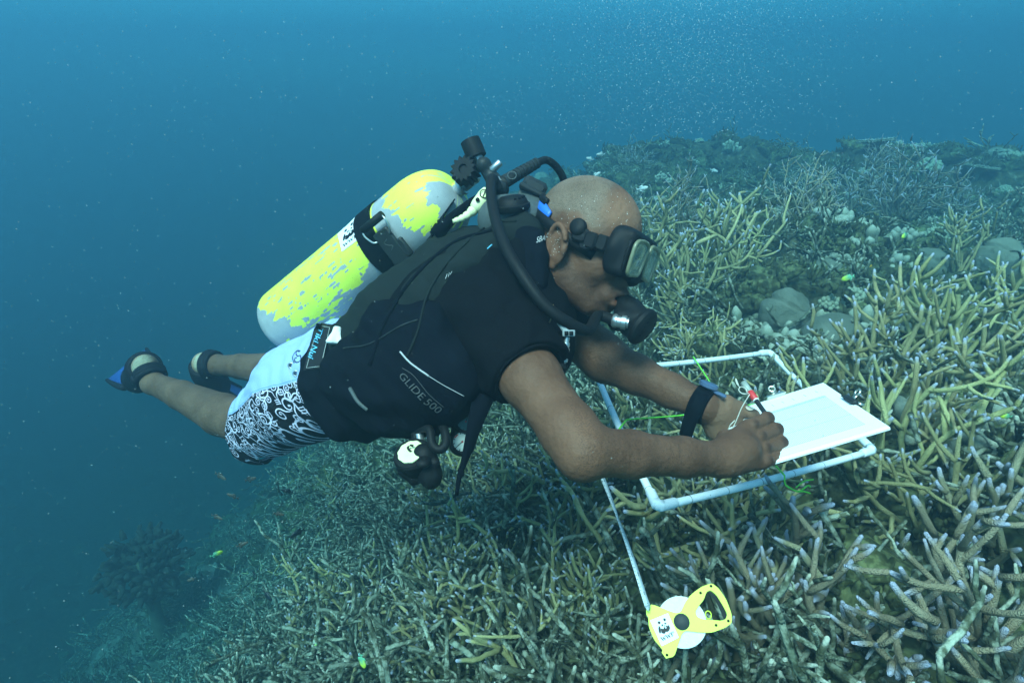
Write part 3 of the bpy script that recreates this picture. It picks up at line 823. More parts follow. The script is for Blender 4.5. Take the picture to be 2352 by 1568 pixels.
# ears
for s in (-1, 1):
    ec = H(-.010, s * .079, -.026); er = nrm(_fw * .30 + _lf * s * .25)
    tv = nrm(_up + _fw * -.12); sd_ = nrm(np.cross(tv, _lf)) * (1 if s > 0 else 1)
    out = nrm(_lf * s + _fw * -.45); a2 = nrm(np.cross(out, tv)); a2 = a2 if np.dot(a2, _fw) > 0 else -a2
    S.ell(ec + out * .005, (.023, .037, .009), (a2, tv, out), .006)
    rim = []
    for k in range(11):
        t = math.radians(-35 + k * 26); rim.append(ec + out * .013 + a2 * -math.cos(t + .5) * -.0 + a2 * (.019 * math.cos(t)) * 1 + tv * (.031 * math.sin(t) + .002))
    rim = [ec + out * (.010 + .004 * math.sin(t)) + a2 * (.0225 * math.cos(t)) + tv * (.0365 * math.sin(t)) for t in np.radians(np.linspace(20, 265, 14))]
    S.chain(rim, [.0042] * 6 + [.0042] * 6 + [.006, .0072], .005)
    S.ell(ec + out * .014 + a2 * .004 - tv * .004, (.008, .014, .007), (a2, tv, out), .006, 's')
    S.ell(ec + out * .008 + a2 * .019 - tv * .006, (.005, .008, .005), (a2, tv, out), .004)

# ---- right hand: a fist seen from the back, closed on the pencil
HAND = []
def hand_r():
    # knuckles run down the picture on the right; frame: e = towards the knuckles, v = index to little finger, o = back of hand towards camera/up
    w = WR_R; kn = P(1742, 1016, 1.0)
    e = nrm(kn - w); v = nrm(D(.04, -1, -.42) - e * np.dot(D(.04, -1, -.42), e)); o = np.cross(v, e); o = o if np.dot(o, -_F) > 0 else -o
    palm0 = w + e * .018
    S.chain([w, palm0, w + e * .045], [.026, .027, .030], .015)
    bases = [kn - v * .029 + e * .004, kn - v * .008 + e * .008, kn + v * .012 + e * .006, kn + v * .031 - e * .003]
    for i, b in enumerate(bases):
        S.cone(w + e * .02 + (b - kn) * .45, b - e * .004 - o * .004, .017, .0132 - .0006 * i, .010)
    # fingers: proximal phalanx forward, then curled under
    Ls = [(.046, .022, .018), (.049, .024, .018), (.047, .022, .017), (.041, .018, .016)]
    for i, (b, L) in enumerate(zip(bases, Ls)):
        r0 = [.0112, .0114, .0110, .0100][i]
        d1 = nrm(e * 1.0 - o * .20 + v * [-.02, .02, .06, .12][i]); d2 = nrm(e * -.12 - o * 1.0 + v * [.12, .04, .0, -.05][i]); d3 = nrm(-e * 1.0 - o * .25)
        p1 = b + d1 * L[0]; p2 = p1 + d2 * L[1]; p3 = p2 + d3 * L[2]
        S.ell(b + o * .004, (.011, .0085, .009), (e, v, o), .004)
        HAND.append((b, p1, p2, p3))
        S.chain([b, b + (p1 - b) * .5, p1, p2, p3], [r0, r0 * .97, r0 * .98, r0 * .88, r0 * .8], .0022)
        S.ell(p1 + o * .002, (.0105, r0, .008), (d1, v, o), .003)
    # thumb: from the wrist side of the palm on the index side, its tip meeting the pencil
    t0 = w + e * .026 - v * .016 - o * .014; t1 = t0 + nrm(e * .9 - v * .30 - o * .6) * .036; t2 = t1 + nrm(e * 1 + v * .1 - o * .45) * .030; t3 = t2 + nrm(e * .9 + v * .5 - o * .2) * .02
    S.chain([t0, t1, t2, t3], [.017, .0135, .012, .0095], .006)
    return e, v, o, kn
HR = hand_r()

# ---- left hand: thumb on top of the board, four fingers spread under it
def hand_l():
    w = WR_L; e = nrm(P(1715, 960, 1.20) - w); up = nrm(D(.05, 1, -.35) - e * np.dot(D(.05, 1, -.35), e)); sd = np.cross(up, e)
    S.chain([w, w + e * .02, w + e * .045], [.026, .027, .027], .015)
    c = w + e * .055
    S.ell(c - up * .004, (.042, .018, .036), (e, up, sd), .015)
    s_ = 1 if np.dot(sd, -_F) > 0 else -1; sd = sd * s_                       # sd: towards the camera
    S.ell(w + e * .045 + sd * .016 + up * .002, (.036, .018, .016), (e, up, sd), .012)   # ball of the thumb
    t0 = w + e * .040 + sd * .014 + up * .010
    tA = P(1698, 938, 1.165); tB = P(1733, 951, 1.150)
    S.chain([t0, P(1668, 926, 1.155), tA, tB], [.0175, .0150, .0132, .0095], .008)
    for i in range(4):
        b = c + e * .026 - sd * (-.026 + .019 * i) - up * .010
        p1 = b + nrm(e - up * .25) * .040; p2 = p1 + nrm(e * 1 - up * .05) * .024; p3 = p2 + nrm(e + up * .1) * .018
        r0 = [.0102, .0105, .0100, .0088][i]
        S.chain([b - e * .02, b, p1, p2, p3], [r0 * 1.15, r0 * 1.05, r0, r0 * .9, r0 * .8], .004)
    q = P(1648, 985, 1.17)                                                      # heel of the palm below the strap
    S.chain([w + e * .01, q, P(1690, 1000, 1.205)], [.024, .021, .016], .014)
    return e, up, sd, tB
HL = hand_l()

person = empty('person', P(1050, 760, 1.2), 'bald diver floating face down in black shirt and blue shorts writing on a clipboard', 'diver')
body = S.build('body', M['skin'], person)
def paint_body():
    V = verts_of(body).astype(float) + np.array(person.location)
    C = np.ones((len(V), 4)); C[:, 3] = .35
    h = V - HO; lx, ly, lz = h @ _fw, h @ _lf, h @ _up
    head = (np.abs(lx) < .13) & (np.abs(ly) < .11) & (lz > -.15) & (lz < .14)
    def blend(mask, col, a=None):
        w = np.clip(mask, 0, 1)[:, None]; C[:, :3] = C[:, :3] * (1 - w) + np.array(col) * w
        if a is not None: C[:, 3] = C[:, 3] * (1 - w[:, 0]) + a * w[:, 0]
    n = fbm(V * 30, 3)
    # close-cropped grey hair on crown and back of the head, bald brow
    hair = np.clip((lz - .018 + .03 * n) / .02, 0, 1) * np.clip((.052 - lx + .02 * n) / .03, 0, 1) * head
    blend(hair * .8, (1.5, 2.3, 2.9), 1.0)
    top = np.clip((lz - .02) / .03, 0, 1) * np.clip((lx - .03) / .03, 0, 1) * head
    blend(top * .7, (1.9, 2.1, 2.2), .25)
    # stubble on jaw, chin and cheek
    st = np.clip((-.045 - lz + .012 * n) / .02, 0, 1) * head * np.clip((lx + .02) / .03, 0, 1)
    blend(st * .6, (.62, .62, .66), .9)
    lips = (np.exp(-((lx - .104) / .010) ** 2 - ((lz + .082) / .016) ** 2 - (ly / .024) ** 2) * head)
    blend(lips * 1.4, (1.0, .72, .72), .1)
    eye = head & (((lx - .076) ** 2 + (np.abs(ly) - .030) ** 2 + (lz + .008) ** 2) < .0140 ** 2) & (lx > .081)
    C[eye, :3] = (3.5, 6.5, 10); C[eye, 3] = 0
    iris = eye & (((np.abs(ly) - .030) ** 2 + (lz + .008) ** 2) < .005 ** 2); C[iris, :3] = (.15, .2, .2)
    ear = head & (np.abs(ly) > .078) & (lx < .02) & (lx > -.045); blend(ear * .5, (1.25, 1.25, 1.25), .05)
    # paler soles and palms, dark creases over the finger knuckles
    for hp in (HEEL_R, HEEL_L):
        d = np.linalg.norm(V - hp - D(-.3, .5, -1) * .018, axis=1); blend(np.clip((.042 - d) / .012, 0, 1), (2.3, 3.6, 4.2), .1)
    for (b, p1, p2, p3) in HAND:
        for q, s in ((b, .006), (p1, .008)):
            d = np.linalg.norm(V - q - HR[2] * .010, axis=1); blend(np.clip((s + .003 - d) / .006, 0, 1) * .8, (.36, .34, .38), .8)
    dw = np.linalg.norm(V - WR_L, axis=1) + 9 * (V @ _F < 1.085)
    blend(((V - WR_L) @ HL[0] > .012) * (dw < .20) * .65, (1.9, 2.3, 2.5), .05)
    # hairy forearms and shins
    for a, b_, w in ((EL_R, WR_R, .08), (EL_L, WR_L, .08), (KN_R, AN_R, .09), (KN_L, AN_L, .09)):
        ab = b_ - a; t = ((V - a) @ ab) / (ab @ ab); q = (t > -.1) & (t < .95) & (np.linalg.norm(V - a - np.clip(t, 0, 1)[:, None] * ab, axis=1) < w); C[q, 3] = np.maximum(C[q, 3], .85)
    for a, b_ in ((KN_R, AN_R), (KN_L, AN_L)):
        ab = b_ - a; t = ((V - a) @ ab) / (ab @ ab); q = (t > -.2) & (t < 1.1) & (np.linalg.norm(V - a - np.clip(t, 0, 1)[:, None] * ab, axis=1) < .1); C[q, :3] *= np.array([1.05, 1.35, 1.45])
    set_col(body, C)
paint_body()
# thumbnail of the left thumb
mb = MB(); tq = P(1720, 945, 1.150); tx = nrm(P(1733, 951, 1.150) - P(1698, 938, 1.165)); tn = nrm(HL[1] * .9 + HL[2] * .8 - tx * np.dot(HL[1] * .9 + HL[2] * .8, tx)); ty = np.cross(tn, tx)
mb.add([tq + tn * (.0100 + (.0012 if k == 0 else 0)) + tx * (.0075 * math.cos(t) * (k > 0)) + ty * (.0058 * math.sin(t) * (k > 0)) - tn * (.0022 * abs(math.sin(t)) * (k > 0)) for k, t in [(0, 0)] + [(1, t) for t in np.linspace(0, 2 * math.pi, 14, endpoint=False)]],
       [(0, i + 1, (i + 1) % 14 + 1) for i in range(14)])
M['nail'] = plain('nail', (.55, .46, .36), .35, namt=.05, bump=0)
mb.build('thumbnail', M['nail'], person)

# ------------------------------------------------------------------ clothes
M['shirt'] = plain('black_wet_cotton', (.004, .0045, .006), .95, nscale=300, namt=.4, bump=.5, spec=.04)
T = Sdf(.004)
T.chain([P(1172, 640, 1.17), P(1100, 735, 1.19), P(1000, 790, 1.22)], [.080, .146, .142], .05)
T.cone(P(1198, 590, 1.17), P(1225, 720, 1.13), .052, .056, .04)
HN = nrm(EL_R - SH_R); HEMC = SH_R + HN * (EL_R - SH_R).dot(HN) * .47
T.chain([SH_R, SH_R + HN * .10, HEMC + HN * .05], [.080, .067, .060], .03)
T.cone(P(1250, 740, 1.17), P(1262, 800, 1.10), .060, .045, .04)
T.cone(SH_L, EL_L * .45 + SH_L * .55, .066, .058, .03)
_x = nrm(np.cross(HN, [0, 0, 1])); _y = np.cross(HN, _x)
T.box(HEMC + HN * .09, (.09, .11, .11), (HN, _x, _y), .001, .003, 's')
T.cone(HEMC - HN * .018, HEMC + HN * .05, .0535, .0535, .002, 's')
def wr(X, Y, Z): return (.0042 * np.sin(X * 42 + Z * 34 + 3 * np.sin(Y * 17 + Z * 9)) * np.sin(Z * 23 - X * 13 + Y * 22 + 2 * np.sin(X * 12)) + .0020 * np.sin(X * 85 + 3.5 * np.sin(Z * 31)) + .0012 * np.sin(X * 130 - Z * 90 + Y * 40)).astype(np.float32)
T.warp(wr)
tshirt = T.build('t_shirt', M['shirt'], person)
mb = MB()
hem = [HEMC - HN * .001 + (_x * math.cos(t) + _y * math.sin(t)) * .0580 for t in np.linspace(0, 2 * math.pi, 33)]
mb.tube(hem, .0032, 6, cap=False); mb.build('sleeve_hem', M['shirt'], tshirt)
# ------------------------------------------------------------------ surfaces others are fixed on
from mathutils.bvhtree import BVHTree
def bvh(*objs):
    V, F = [], []
    for o in objs:
        n = len(V); w = np.array(world_loc(o)); V += [tuple(v + w) for v in verts_of(o)]; F += [tuple(i + n for i in p.vertices) for p in o.data.polygons]
    return BVHTree.FromPolygons(V, F)
def cast(t, px, py, off=.0015, dmax=None):
    d = Vector(nrm(P(px, py, 1)))
    hit, nr, ix, dist = t.ray_cast(Vector((0, 0, 0)), d)
    if hit is None: return None
    nr = np.array(nr); nr = nr if np.dot(nr, d) < 0 else -nr
    return np.array(hit) + nr * off
def bil(c, u, v):
    c = [np.array(q, float) for q in c]
    return (c[0] * (1 - u) + c[1] * u) * (1 - v) + (c[3] * (1 - u) + c[2] * u) * v
def decal(t, corners, mat, name, parent, n=14, m=14, off=.0012, fallback=1.3):
    """a thin patch laid on a surface; corners top-left, top-right, bottom-right, bottom-left"""
    V = []; last = fallback
    for j in range(m + 1):
        for i in range(n + 1):
            q = bil(corners, i / n, j / m); p = cast(t, q[0], q[1], off)
            if p is None: p = P(q[0], q[1], last)
            last = float(p @ _F); V.append(p)
    F = [(j * (n + 1) + i, (j + 1) * (n + 1) + i, (j + 1) * (n + 1) + i + 1, j * (n + 1) + i + 1) for j in range(m) for i in range(n)]
    o = mesh_obj(name, V, F, mat, parent)
    uv = o.data.uv_layers.new(name='UVMap'); k = 0
    for f in F:
        for q in f: uv.data[k].uv = ((q % (n + 1)) / n, 1 - (q // (n + 1)) / m); k += 1
    return o
def text_mesh(s, shear=0.0, bold=0.0):
    c = bpy.data.curves.new('lettering', 'FONT'); c.body = s; c.resolution_u = 3; c.shear = shear; c.offset = bold
    o = bpy.data.objects.new('lettering', c); COL.objects.link(o)
    dg = bpy.context.evaluated_depsgraph_get(); me = bpy.data.meshes.new_from_object(o.evaluated_get(dg))
    V = np.array([v.co[:] for v in me.vertices])[:, :2]; F = [tuple(p.vertices) for p in me.polygons]
    bpy.data.objects.remove(o); bpy.data.curves.remove(c); bpy.data.meshes.remove(me)
    V = (V - V.min(0)) / (V.max(0) - V.min(0)); return V, F
def text_decal(t, s, corners, mat, name, parent, off=.0025, shear=0.0, bold=0.0):
    V, F = text_mesh(s, shear, bold); W_ = []; last = 1.2
    for u, v in V:
        q = bil(corners, u, 1 - v); p = cast(t, q[0], q[1], off)
        if p is None: p = P(q[0], q[1], last)
        last = float(p @ _F); W_.append(p)
    return mesh_obj(name, W_, F, mat, parent, smooth=False)
def line_decal(t, pix, r, mat, name, parent, off=.001, ns=6, n=30):
    pts = [];
    for q in spline(pix, n):
        p = cast(t, q[0], q[1], off)
        if p is not None: pts.append(p)
    return MB().tube(pts, r, ns).build(name, mat, parent)

# ------------------------------------------------------------------ painting flat print into small pictures
class Canvas:
    def __init__(s, w, h, col): s.w, s.h = w, h; s.a = np.ones((h, w, 4), np.float32); s.a[..., :3] = col; s.Y, s.X = np.mgrid[0:h, 0:w].astype(np.float32) + .5
    def _mix(s, m, c): s.a[..., :3] = s.a[..., :3] * (1 - m[..., None]) + np.array(c) * m[..., None]
    def ell(s, x, y, rx, ry, c, rot=0):
        ca, sa = math.cos(rot), math.sin(rot); X, Y = s.X - x, s.Y - y
        d = np.sqrt(((X * ca + Y * sa) / rx) ** 2 + ((-X * sa + Y * ca) / ry) ** 2); s._mix(np.clip((1 - d) * min(rx, ry) + .5, 0, 1), c)
    def stroke(s, pts, w, c):
        pts = np.asarray(pts, float); w = np.broadcast_to(w, (len(pts),))
        x0, y0 = np.maximum((pts.min(0) - w.max() - 2).astype(int), 0); x1, y1 = (pts.max(0) + w.max() + 2).astype(int)
        x1, y1 = min(x1, s.w), min(y1, s.h)
        if x1 <= x0 or y1 <= y0: return
        X, Y = s.X[y0:y1, x0:x1], s.Y[y0:y1, x0:x1]; D_ = np.full(X.shape, 99.)
        for (a, b, wa, wb) in zip(pts[:-1], pts[1:], w[:-1], w[1:]):
            e = b - a; t = np.clip(((X - a[0]) * e[0] + (Y - a[1]) * e[1]) / (e @ e + 1e-9), 0, 1)
            D_ = np.minimum(D_, np.hypot(X - a[0] - t * e[0], Y - a[1] - t * e[1]) - (wa + (wb - wa) * t) / 2)
        m = np.zeros((s.h, s.w), np.float32); m[y0:y1, x0:x1] = np.clip(.5 - D_, 0, 1); s._mix(m, c)
    def poly(s, pts, c):
        pts = np.asarray(pts, float); ins = np.zeros((s.h, s.w), bool); n = len(pts)
        for i in range(n):
            (xa, ya), (xb, yb) = pts[i], pts[(i + 1) % n]
            if ya == yb: continue
            q = ((ya > s.Y) != (yb > s.Y)) & (s.X < (xb - xa) * (s.Y - ya) / (yb - ya) + xa); ins ^= q
        s._mix(ins.astype(np.float32), c)
    def mat(s, name, rough=.6):
        im = bpy.data.images.new(name, s.w, s.h); im.pixels.foreach_set(np.clip(s.a[::-1], 0, 1).ravel().astype(np.float32)); im.update(); im.pack()
        m, n, b = nmat(name); t = n.nodes.new('ShaderNodeTexImage'); t.image = im
        uv = n.nodes.new('ShaderNodeUVMap'); uv.uv_map = 'UVMap'; n.links.new(uv.outputs[0], t.inputs[0])
        n.links.new(t.outputs[0], b.inputs['Base Color']); b.inputs['Roughness'].default_value = rough; b.inputs['Specular IOR Level'].default_value = .2
        return m
def panda_sticker():
    c = Canvas(220, 270, (.88, .90, .92)); K = (.03, .05, .07)
    S2 = 220 / 200.
    def e(x, y, a, b, col=K, r=0): c.ell(x * S2, y * S2, a * S2, b * S2, col, r)
    W_ = (.88, .90, .92)
    e(72, 100, 30, 42, K, .25)                                # back leg and shoulder mass
    e(66, 92, 26, 46, W_, .35); e(50, 108, 12, 34, K, .35)
    e(96, 120, 36, 26); e(76, 138, 22, 16, K, .4); e(124, 138, 22, 15, K, -.3); e(140, 110, 18, 34, K, -.12)
    e(112, 84, 46, 34, W_)                                     # head
    e(76, 48, 14, 13); e(140, 42, 13, 13)                      # ears
    e(94, 80, 11, 8, K, -.6); e(130, 76, 10, 8, K, .6); e(113, 92, 8, 5)
    c.stroke([(104 * S2, 102 * S2), (113 * S2, 106 * S2), (122 * S2, 101 * S2)], 2.5, K)
    e(100, 118, 10, 16, K, .3); e(134, 114, 10, 18, K, -.2)
    def L(pts, w=9): c.stroke([(x * S2, y * S2) for x, y in pts], w * S2 * .9, K)
    for x0 in (28, 84):
        L([(x0, 176), (x0 + 10, 206)], 10); L([(x0 + 10, 206), (x0 + 22, 180)], 5); L([(x0 + 22, 180), (x0 + 32, 206)], 10); L([(x0 + 32, 206), (x0 + 44, 176)], 5)
        L([(x0 - 6, 175), (x0 + 8, 175)], 4); L([(x0 + 38, 175), (x0 + 50, 175)], 4)
    L([(144, 176), (144, 206)], 10); L([(140, 176), (172, 176), (174, 184)], 6); L([(146, 191), (163, 191)], 5); L([(136, 207), (154, 207)], 4)
    return c.mat('sticker_print', .5)
M['sticker'] = panda_sticker()
def tribal_print():
    rg = np.random.default_rng(5); c = Canvas(900, 420, (.045, .05, .07)); Wt = (.80, .78, .86)
    spots = []
    for k in range(230):
        for _ in range(30):
            x, y, r = rg.uniform(0, 900), rg.uniform(0, 420), rg.choice([15, 21, 30], p=[.4, .35, .25])
            if all((x - a) ** 2 + (y - b) ** 2 > (r + q) ** 2 * .72 for a, b, q in spots): spots.append((x, y, r)); break
    for x, y, r in spots:
        a0 = rg.uniform(0, 6.28); s = rg.choice([-1, 1]); n = 26; ty = rg.random()
        if ty < .78:
            t = np.linspace(0, 1, n); an = a0 + s * t * rg.uniform(7, 11); rr = r * (1 - t) ** .8 * 1.15
            pts = np.stack([x + rr * np.cos(an), y + rr * np.sin(an)], -1)
            d = pts[0] - pts[1]; d /= np.linalg.norm(d); ex = [pts[0] + d * q + np.array([-d[1], d[0]]) * q * q * .02 * s for q in (34, 22, 11)]
            pts = np.vstack([ex, pts]); w = np.concatenate([[1.5, 4, 6], 3.0 + r * .16 * (1 - t)]); c.stroke(pts, w, Wt)
            c.ell(x, y, r * .16, r * .16, Wt)
        elif ty < .9:
            c.ell(x, y, r * .7, r * .7, Wt); c.ell(x, y, r * .5, r * .5, (.018, .022, .035)); c.stroke([(x - r * .5, y), (x + r * .5, y)], 3, Wt); c.stroke([(x, y - r * .5), (x, y + r * .5)], 3, Wt)
        else:
            for q in (-.5, 0, .5): c.stroke([(x - r * .7, y + q * r), (x + r * .7, y + q * r)], 4, Wt)
            c.stroke([(x - r * .7, y - r * .6), (x - r * .7, y + r * .6)], 4, Wt)
    for k in range(26):
        x, y, a = rg.uniform(0, 900), rg.uniform(0, 420), rg.uniform(0, 6.28); p = [(x, y)]
        for i in range(14): a += rg.normal() * .28 + .06; x += math.cos(a) * 11; y += math.sin(a) * 11; p.append((x, y))
        c.stroke(p, np.concatenate([np.linspace(2, 6, 8), np.linspace(6, 2, 7)]), Wt)
    return c
# ------------------------------------------------------------------ shorts
SHAX = nrm(P(585, 975, 1.60) - P(800, 860, 1.38))             # down the leg
SHUP = nrm(D(.45, 1, 0) - SHAX * np.dot(D(.45, 1, 0), SHAX))
SH0 = P(649, 940, 1.47)
Q = Sdf(.004)
Q.chain([P(815, 855, 1.37), P(700, 900, 1.45), P(598, 984, 1.60)], [.122, .112, .0925], .04)
Q.chain([P(815, 840, 1.47), P(720, 865, 1.60), P(650, 880, 1.74)], [.118, .100, .088], .04)
LN = nrm(P(575, 982, 1.62) - P(690, 905, 1.46)); LN = nrm(LN + D(-.25, .18, 0))
hc = P(590, 985, 1.612); lx = nrm(np.cross(LN, [0, 0, 1])); ly = np.cross(LN, lx)
Q.box(hc + LN * .125, (.12, .20, .125), (LN, lx, ly), .002, .004, 's')
Q.cone(hc - LN * .06, hc + LN * .05, .081, .083, .004, 's')
L2 = nrm(P(650, 880, 1.74) - P(720, 865, 1.60)); h2 = P(660, 878, 1.72)
Q.box(h2 + L2 * .12, (.12, .11, .11), (L2, lx, ly), .002, .004, 's')
def wr2(X, Y, Z):
    a = X * SHAX[0] + Y * SHAX[1] + Z * SHAX[2]; b = X * SHUP[0] + Y * SHUP[1] + Z * SHUP[2]
    return (.0030 * np.sin(a * 52 + b * 38 + 2.6 * np.sin(b * 19 + a * 11)) * np.clip(.3 + np.sin(a * 11 + b * 27 + 1), 0, 1.3) + .0012 * np.sin(a * 120 - b * 90 + 3 * np.sin(b * 41 + a * 23))).astype(np.float32)
Q.warp(wr2)
def shorts_mat():
    im = tribal_print(); m = im.mat('swim_shorts', .75); n = m.node_tree; L = n.links.new; b = n.nodes['Principled BSDF']
    t = [q for q in n.nodes if q.type == 'TEX_IMAGE'][0]; t.extension = 'REPEAT'
    uv = n.nodes.new('ShaderNodeUVMap'); uv.uv_map = 'UVMap'; sp = n.nodes.new('ShaderNodeSeparateXYZ'); L(uv.outputs[0], sp.inputs[0])
    lt = n.nodes.new('ShaderNodeMath'); lt.operation = 'LESS_THAN'; lt.inputs[1].default_value = 0.0; L(sp.outputs[1], lt.inputs[0])
    no = n.nodes.new('ShaderNodeTexNoise'); no.inputs['Scale'].default_value = 900; tc = n.nodes.new('ShaderNodeTexCoord'); L(tc.outputs['Object'], no.inputs[0])
    rr = n.nodes.new('ShaderNodeValToRGB'); rr.color_ramp.elements[0].color = (.25, .36, .64, 1); rr.color_ramp.elements[1].color = (.34, .46, .74, 1); L(no.outputs[0], rr.inputs[0])
    # stitched seam above the printed panel
    a1 = n.nodes.new('ShaderNodeMath'); a1.operation = 'COMPARE'; a1.inputs[1].default_value = .02; a1.inputs[2].default_value = .003; L(sp.outputs[1], a1.inputs[0])
    ms = n.nodes.new('ShaderNodeMix'); ms.data_type = 'RGBA'; L(a1.outputs[0], ms.inputs[0]); L(rr.outputs[0], ms.inputs[6]); ms.inputs[7].default_value = (.10, .20, .42, 1)
    mx = n.nodes.new('ShaderNodeMix'); mx.data_type = 'RGBA'; L(lt.outputs[0], mx.inputs[0]); L(ms.outputs[2], mx.inputs[6]); L(t.outputs[0], mx.inputs[7]); L(mx.outputs[2], b.inputs['Base Color'])
    bp = n.nodes.new('ShaderNodeBump'); bp.inputs['Strength'].default_value = .3; bp.inputs['Distance'].default_value = .001; L(no.outputs[0], bp.inputs['Height']); L(bp.outputs[0], b.inputs['Normal'])
    return m
M['shorts'] = shorts_mat()
shorts = Q.build('shorts', M['shorts'], person)
def uv_shorts():
    me = shorts.data; V = verts_of(shorts).astype(float) + np.array(person.location) - SH0
    a = V @ SHAX; b = V @ SHUP
    # the seam between the plain and the printed panel bends towards the hem
    seam = .000 - .09 * np.clip(-a, 0, 1) + .10 * np.clip(a, 0, .2)
    uvv = np.stack([a / .44, (b - seam) / .205], -1); li = np.empty(len(me.loops), np.int32); me.loops.foreach_get('vertex_index', li)
    uv = me.uv_layers.new(name='UVMap'); uv.data.foreach_set('uv', uvv[li].astype(np.float32).ravel())
uv_shorts()
tS = bvh(shorts)
M['black_patch'] = plain('black_twill', (.010, .011, .014), .8, nscale=400, spec=.2)
M['cyan_thread'] = plain('cyan_thread', (.10, .42, .60), .7, bump=0)
M['grey_thread'] = plain('grey_thread', (.38, .42, .40), .7, bump=0)
M['navy_ink'] = plain('navy_ink', (.012, .03, .07), .7, bump=0)

# ------------------------------------------------------------------ buoyancy vest
M['vest'] = plain('vest_nylon', (.010, .014, .014), .9, nscale=500, namt=.35, bump=.4, spec=.08)
M['vest_dark'] = plain('vest_navy_cordura', (.003, .0045, .008), .9, nscale=600, namt=.35, bump=.5, spec=.05)
M['rubber'] = plain('black_rubber', (.006, .007, .008), .6, nscale=120, namt=.3, bump=.15, spec=.15)
M['plastic'] = plain('grey_black_plastic', (.016, .02, .021), .5, nscale=90, namt=.25, spec=.2)
M['silver'] = plain('scratched_metal', (.42, .45, .45), .35, metal=.85, nscale=90, namt=.25, spec=.5)
M['white_plastic'] = plain('white_plastic', (.72, .74, .72), .5, nscale=60, namt=.06, spec=.3)
M['piping'] = plain('reflective_piping', (.34, .36, .36), .6, bump=0)
vest = empty('buoyancy_vest', P(960, 800, 1.2), 'black buoyancy vest strapped round the diver with grey shoulder bladder and white pull knobs', 'dive vest')
B = Sdf(.004)
B.chain([P(1200, 580, 1.22), P(1080, 672, 1.235), P(950, 762, 1.25), P(850, 835, 1.29)], [.072, .120, .118, .112], .05)
B.chain([P(1205, 540, 1.16), P(1085, 610, 1.12), P(985, 690, 1.10), P(915, 800, 1.10)], [.042, .042, .045, .055], .03)   # padded shoulder panel
def wr3(X, Y, Z): return (.0040 * np.sin(X * 40 - Z * 52 + 3 * np.sin(Z * 16 + X * 11 + Y * 8)) * np.sin(X * 19 + Z * 14 + Y * 25) + .0018 * np.sin(X * 75 - Z * 45 + 2.5 * np.sin(Z * 22 + X * 9)) + .0010 * np.sin(X * 150 + Z * 130 + Y * 90)).astype(np.float32)
B.warp(wr3)
shell = B.build('vest_shell', M['vest'], vest)
B = Sdf(.004)
B.chain([P(845, 862, 1.18), P(930, 880, 1.10), P(1015, 868, 1.04), P(1075, 850, 1.02)], [.088, .092, .075, .045], .04)
B.chain([P(905, 760, 1.12), P(985, 770, 1.06)], [.06, .06], .04)
B.warp(wr3)
pocket = B.build('side_pocket', M['vest_dark'], vest)
B = Sdf(.004)
B.ell(P(818, 872, 1.29), (.098, .135, .12), (SHAX, SHUP, np.cross(SHAX, SHUP)), .02)
B.warp(wr3)
cummer = B.build('cummerbund', M['vest_dark'], vest)
tV = bvh(shell, pocket, cummer, tshirt)
M['bladder'] = plain('bladder_fabric', (.060, .075, .075), .6, nscale=300, namt=.25, bump=.3, spec=.3)
B = Sdf(.003)
B.ell(P(1192, 497, 1.20), (.062, .042, .05), (D(1, -.1, 0), D(.1, 1, 0), D(0, 0, 1)), .02)
B.ell(P(1230, 520, 1.21), (.030, .036, .05), None, .015); B.ell(P(1150, 505, 1.18), (.045, .030, .045), None, .02)
B.cone(P(1215, 450, 1.22), P(1240, 500, 1.22), .022, .026, .015)
B.build('shoulder_bladder', M['bladder'], vest)
# straps, seams and welts running over the vest
line_decal(tV, [(1186, 508), (1120, 520), (1040, 590), (985, 670), (960, 760), (935, 820)], .0022, M['vest'], 'welt', vest)
line_decal(tV, [(1130, 530), (1040, 560), (950, 640), (885, 740), (850, 840)], .0040, M['vest_dark'], 'welt', vest)
line_decal(tV, [(790, 800), (850, 790), (920, 750), (960, 735)], .0016, M['plastic'], 'seam', vest)
line_decal(tV, [(920, 808), (945, 835), (985, 864)], .0016, M['piping'], 'reflective_piping', vest)
line_decal(tV, [(985, 864), (1020, 885), (1066, 909)], .0006, M['piping'], 'seam', vest)
line_decal(tV, [(805, 892), (822, 920), (845, 940)], .0036, M['bladder'], 'reflective_tab', vest)
mg = plain('grey_embroidery', (.045, .05, .05), .8, bump=0)
for s, c in (('GLIDE', [(927, 852), (978, 908), (970, 922), (919, 866)]), ('500', [(980, 910), (1016, 936), (1008, 950), (972, 924)])):
    text_decal(tV, s, [tuple(q) for q in c], mg, 'lettering', vest, shear=.3)
line_decal(tV, [(925, 845), (950, 862), (985, 905), (1020, 935)], .0005, mg, 'seam', vest)
text_decal(tV, '///', [(1022, 634), (1040, 622), (1040, 630), (1022, 642)], M['piping'], 'emblem', vest)
line_decal(tV, [(1119, 572), (1130, 562)], .0012, M['cyan_thread'], 'emblem', vest, n=4)
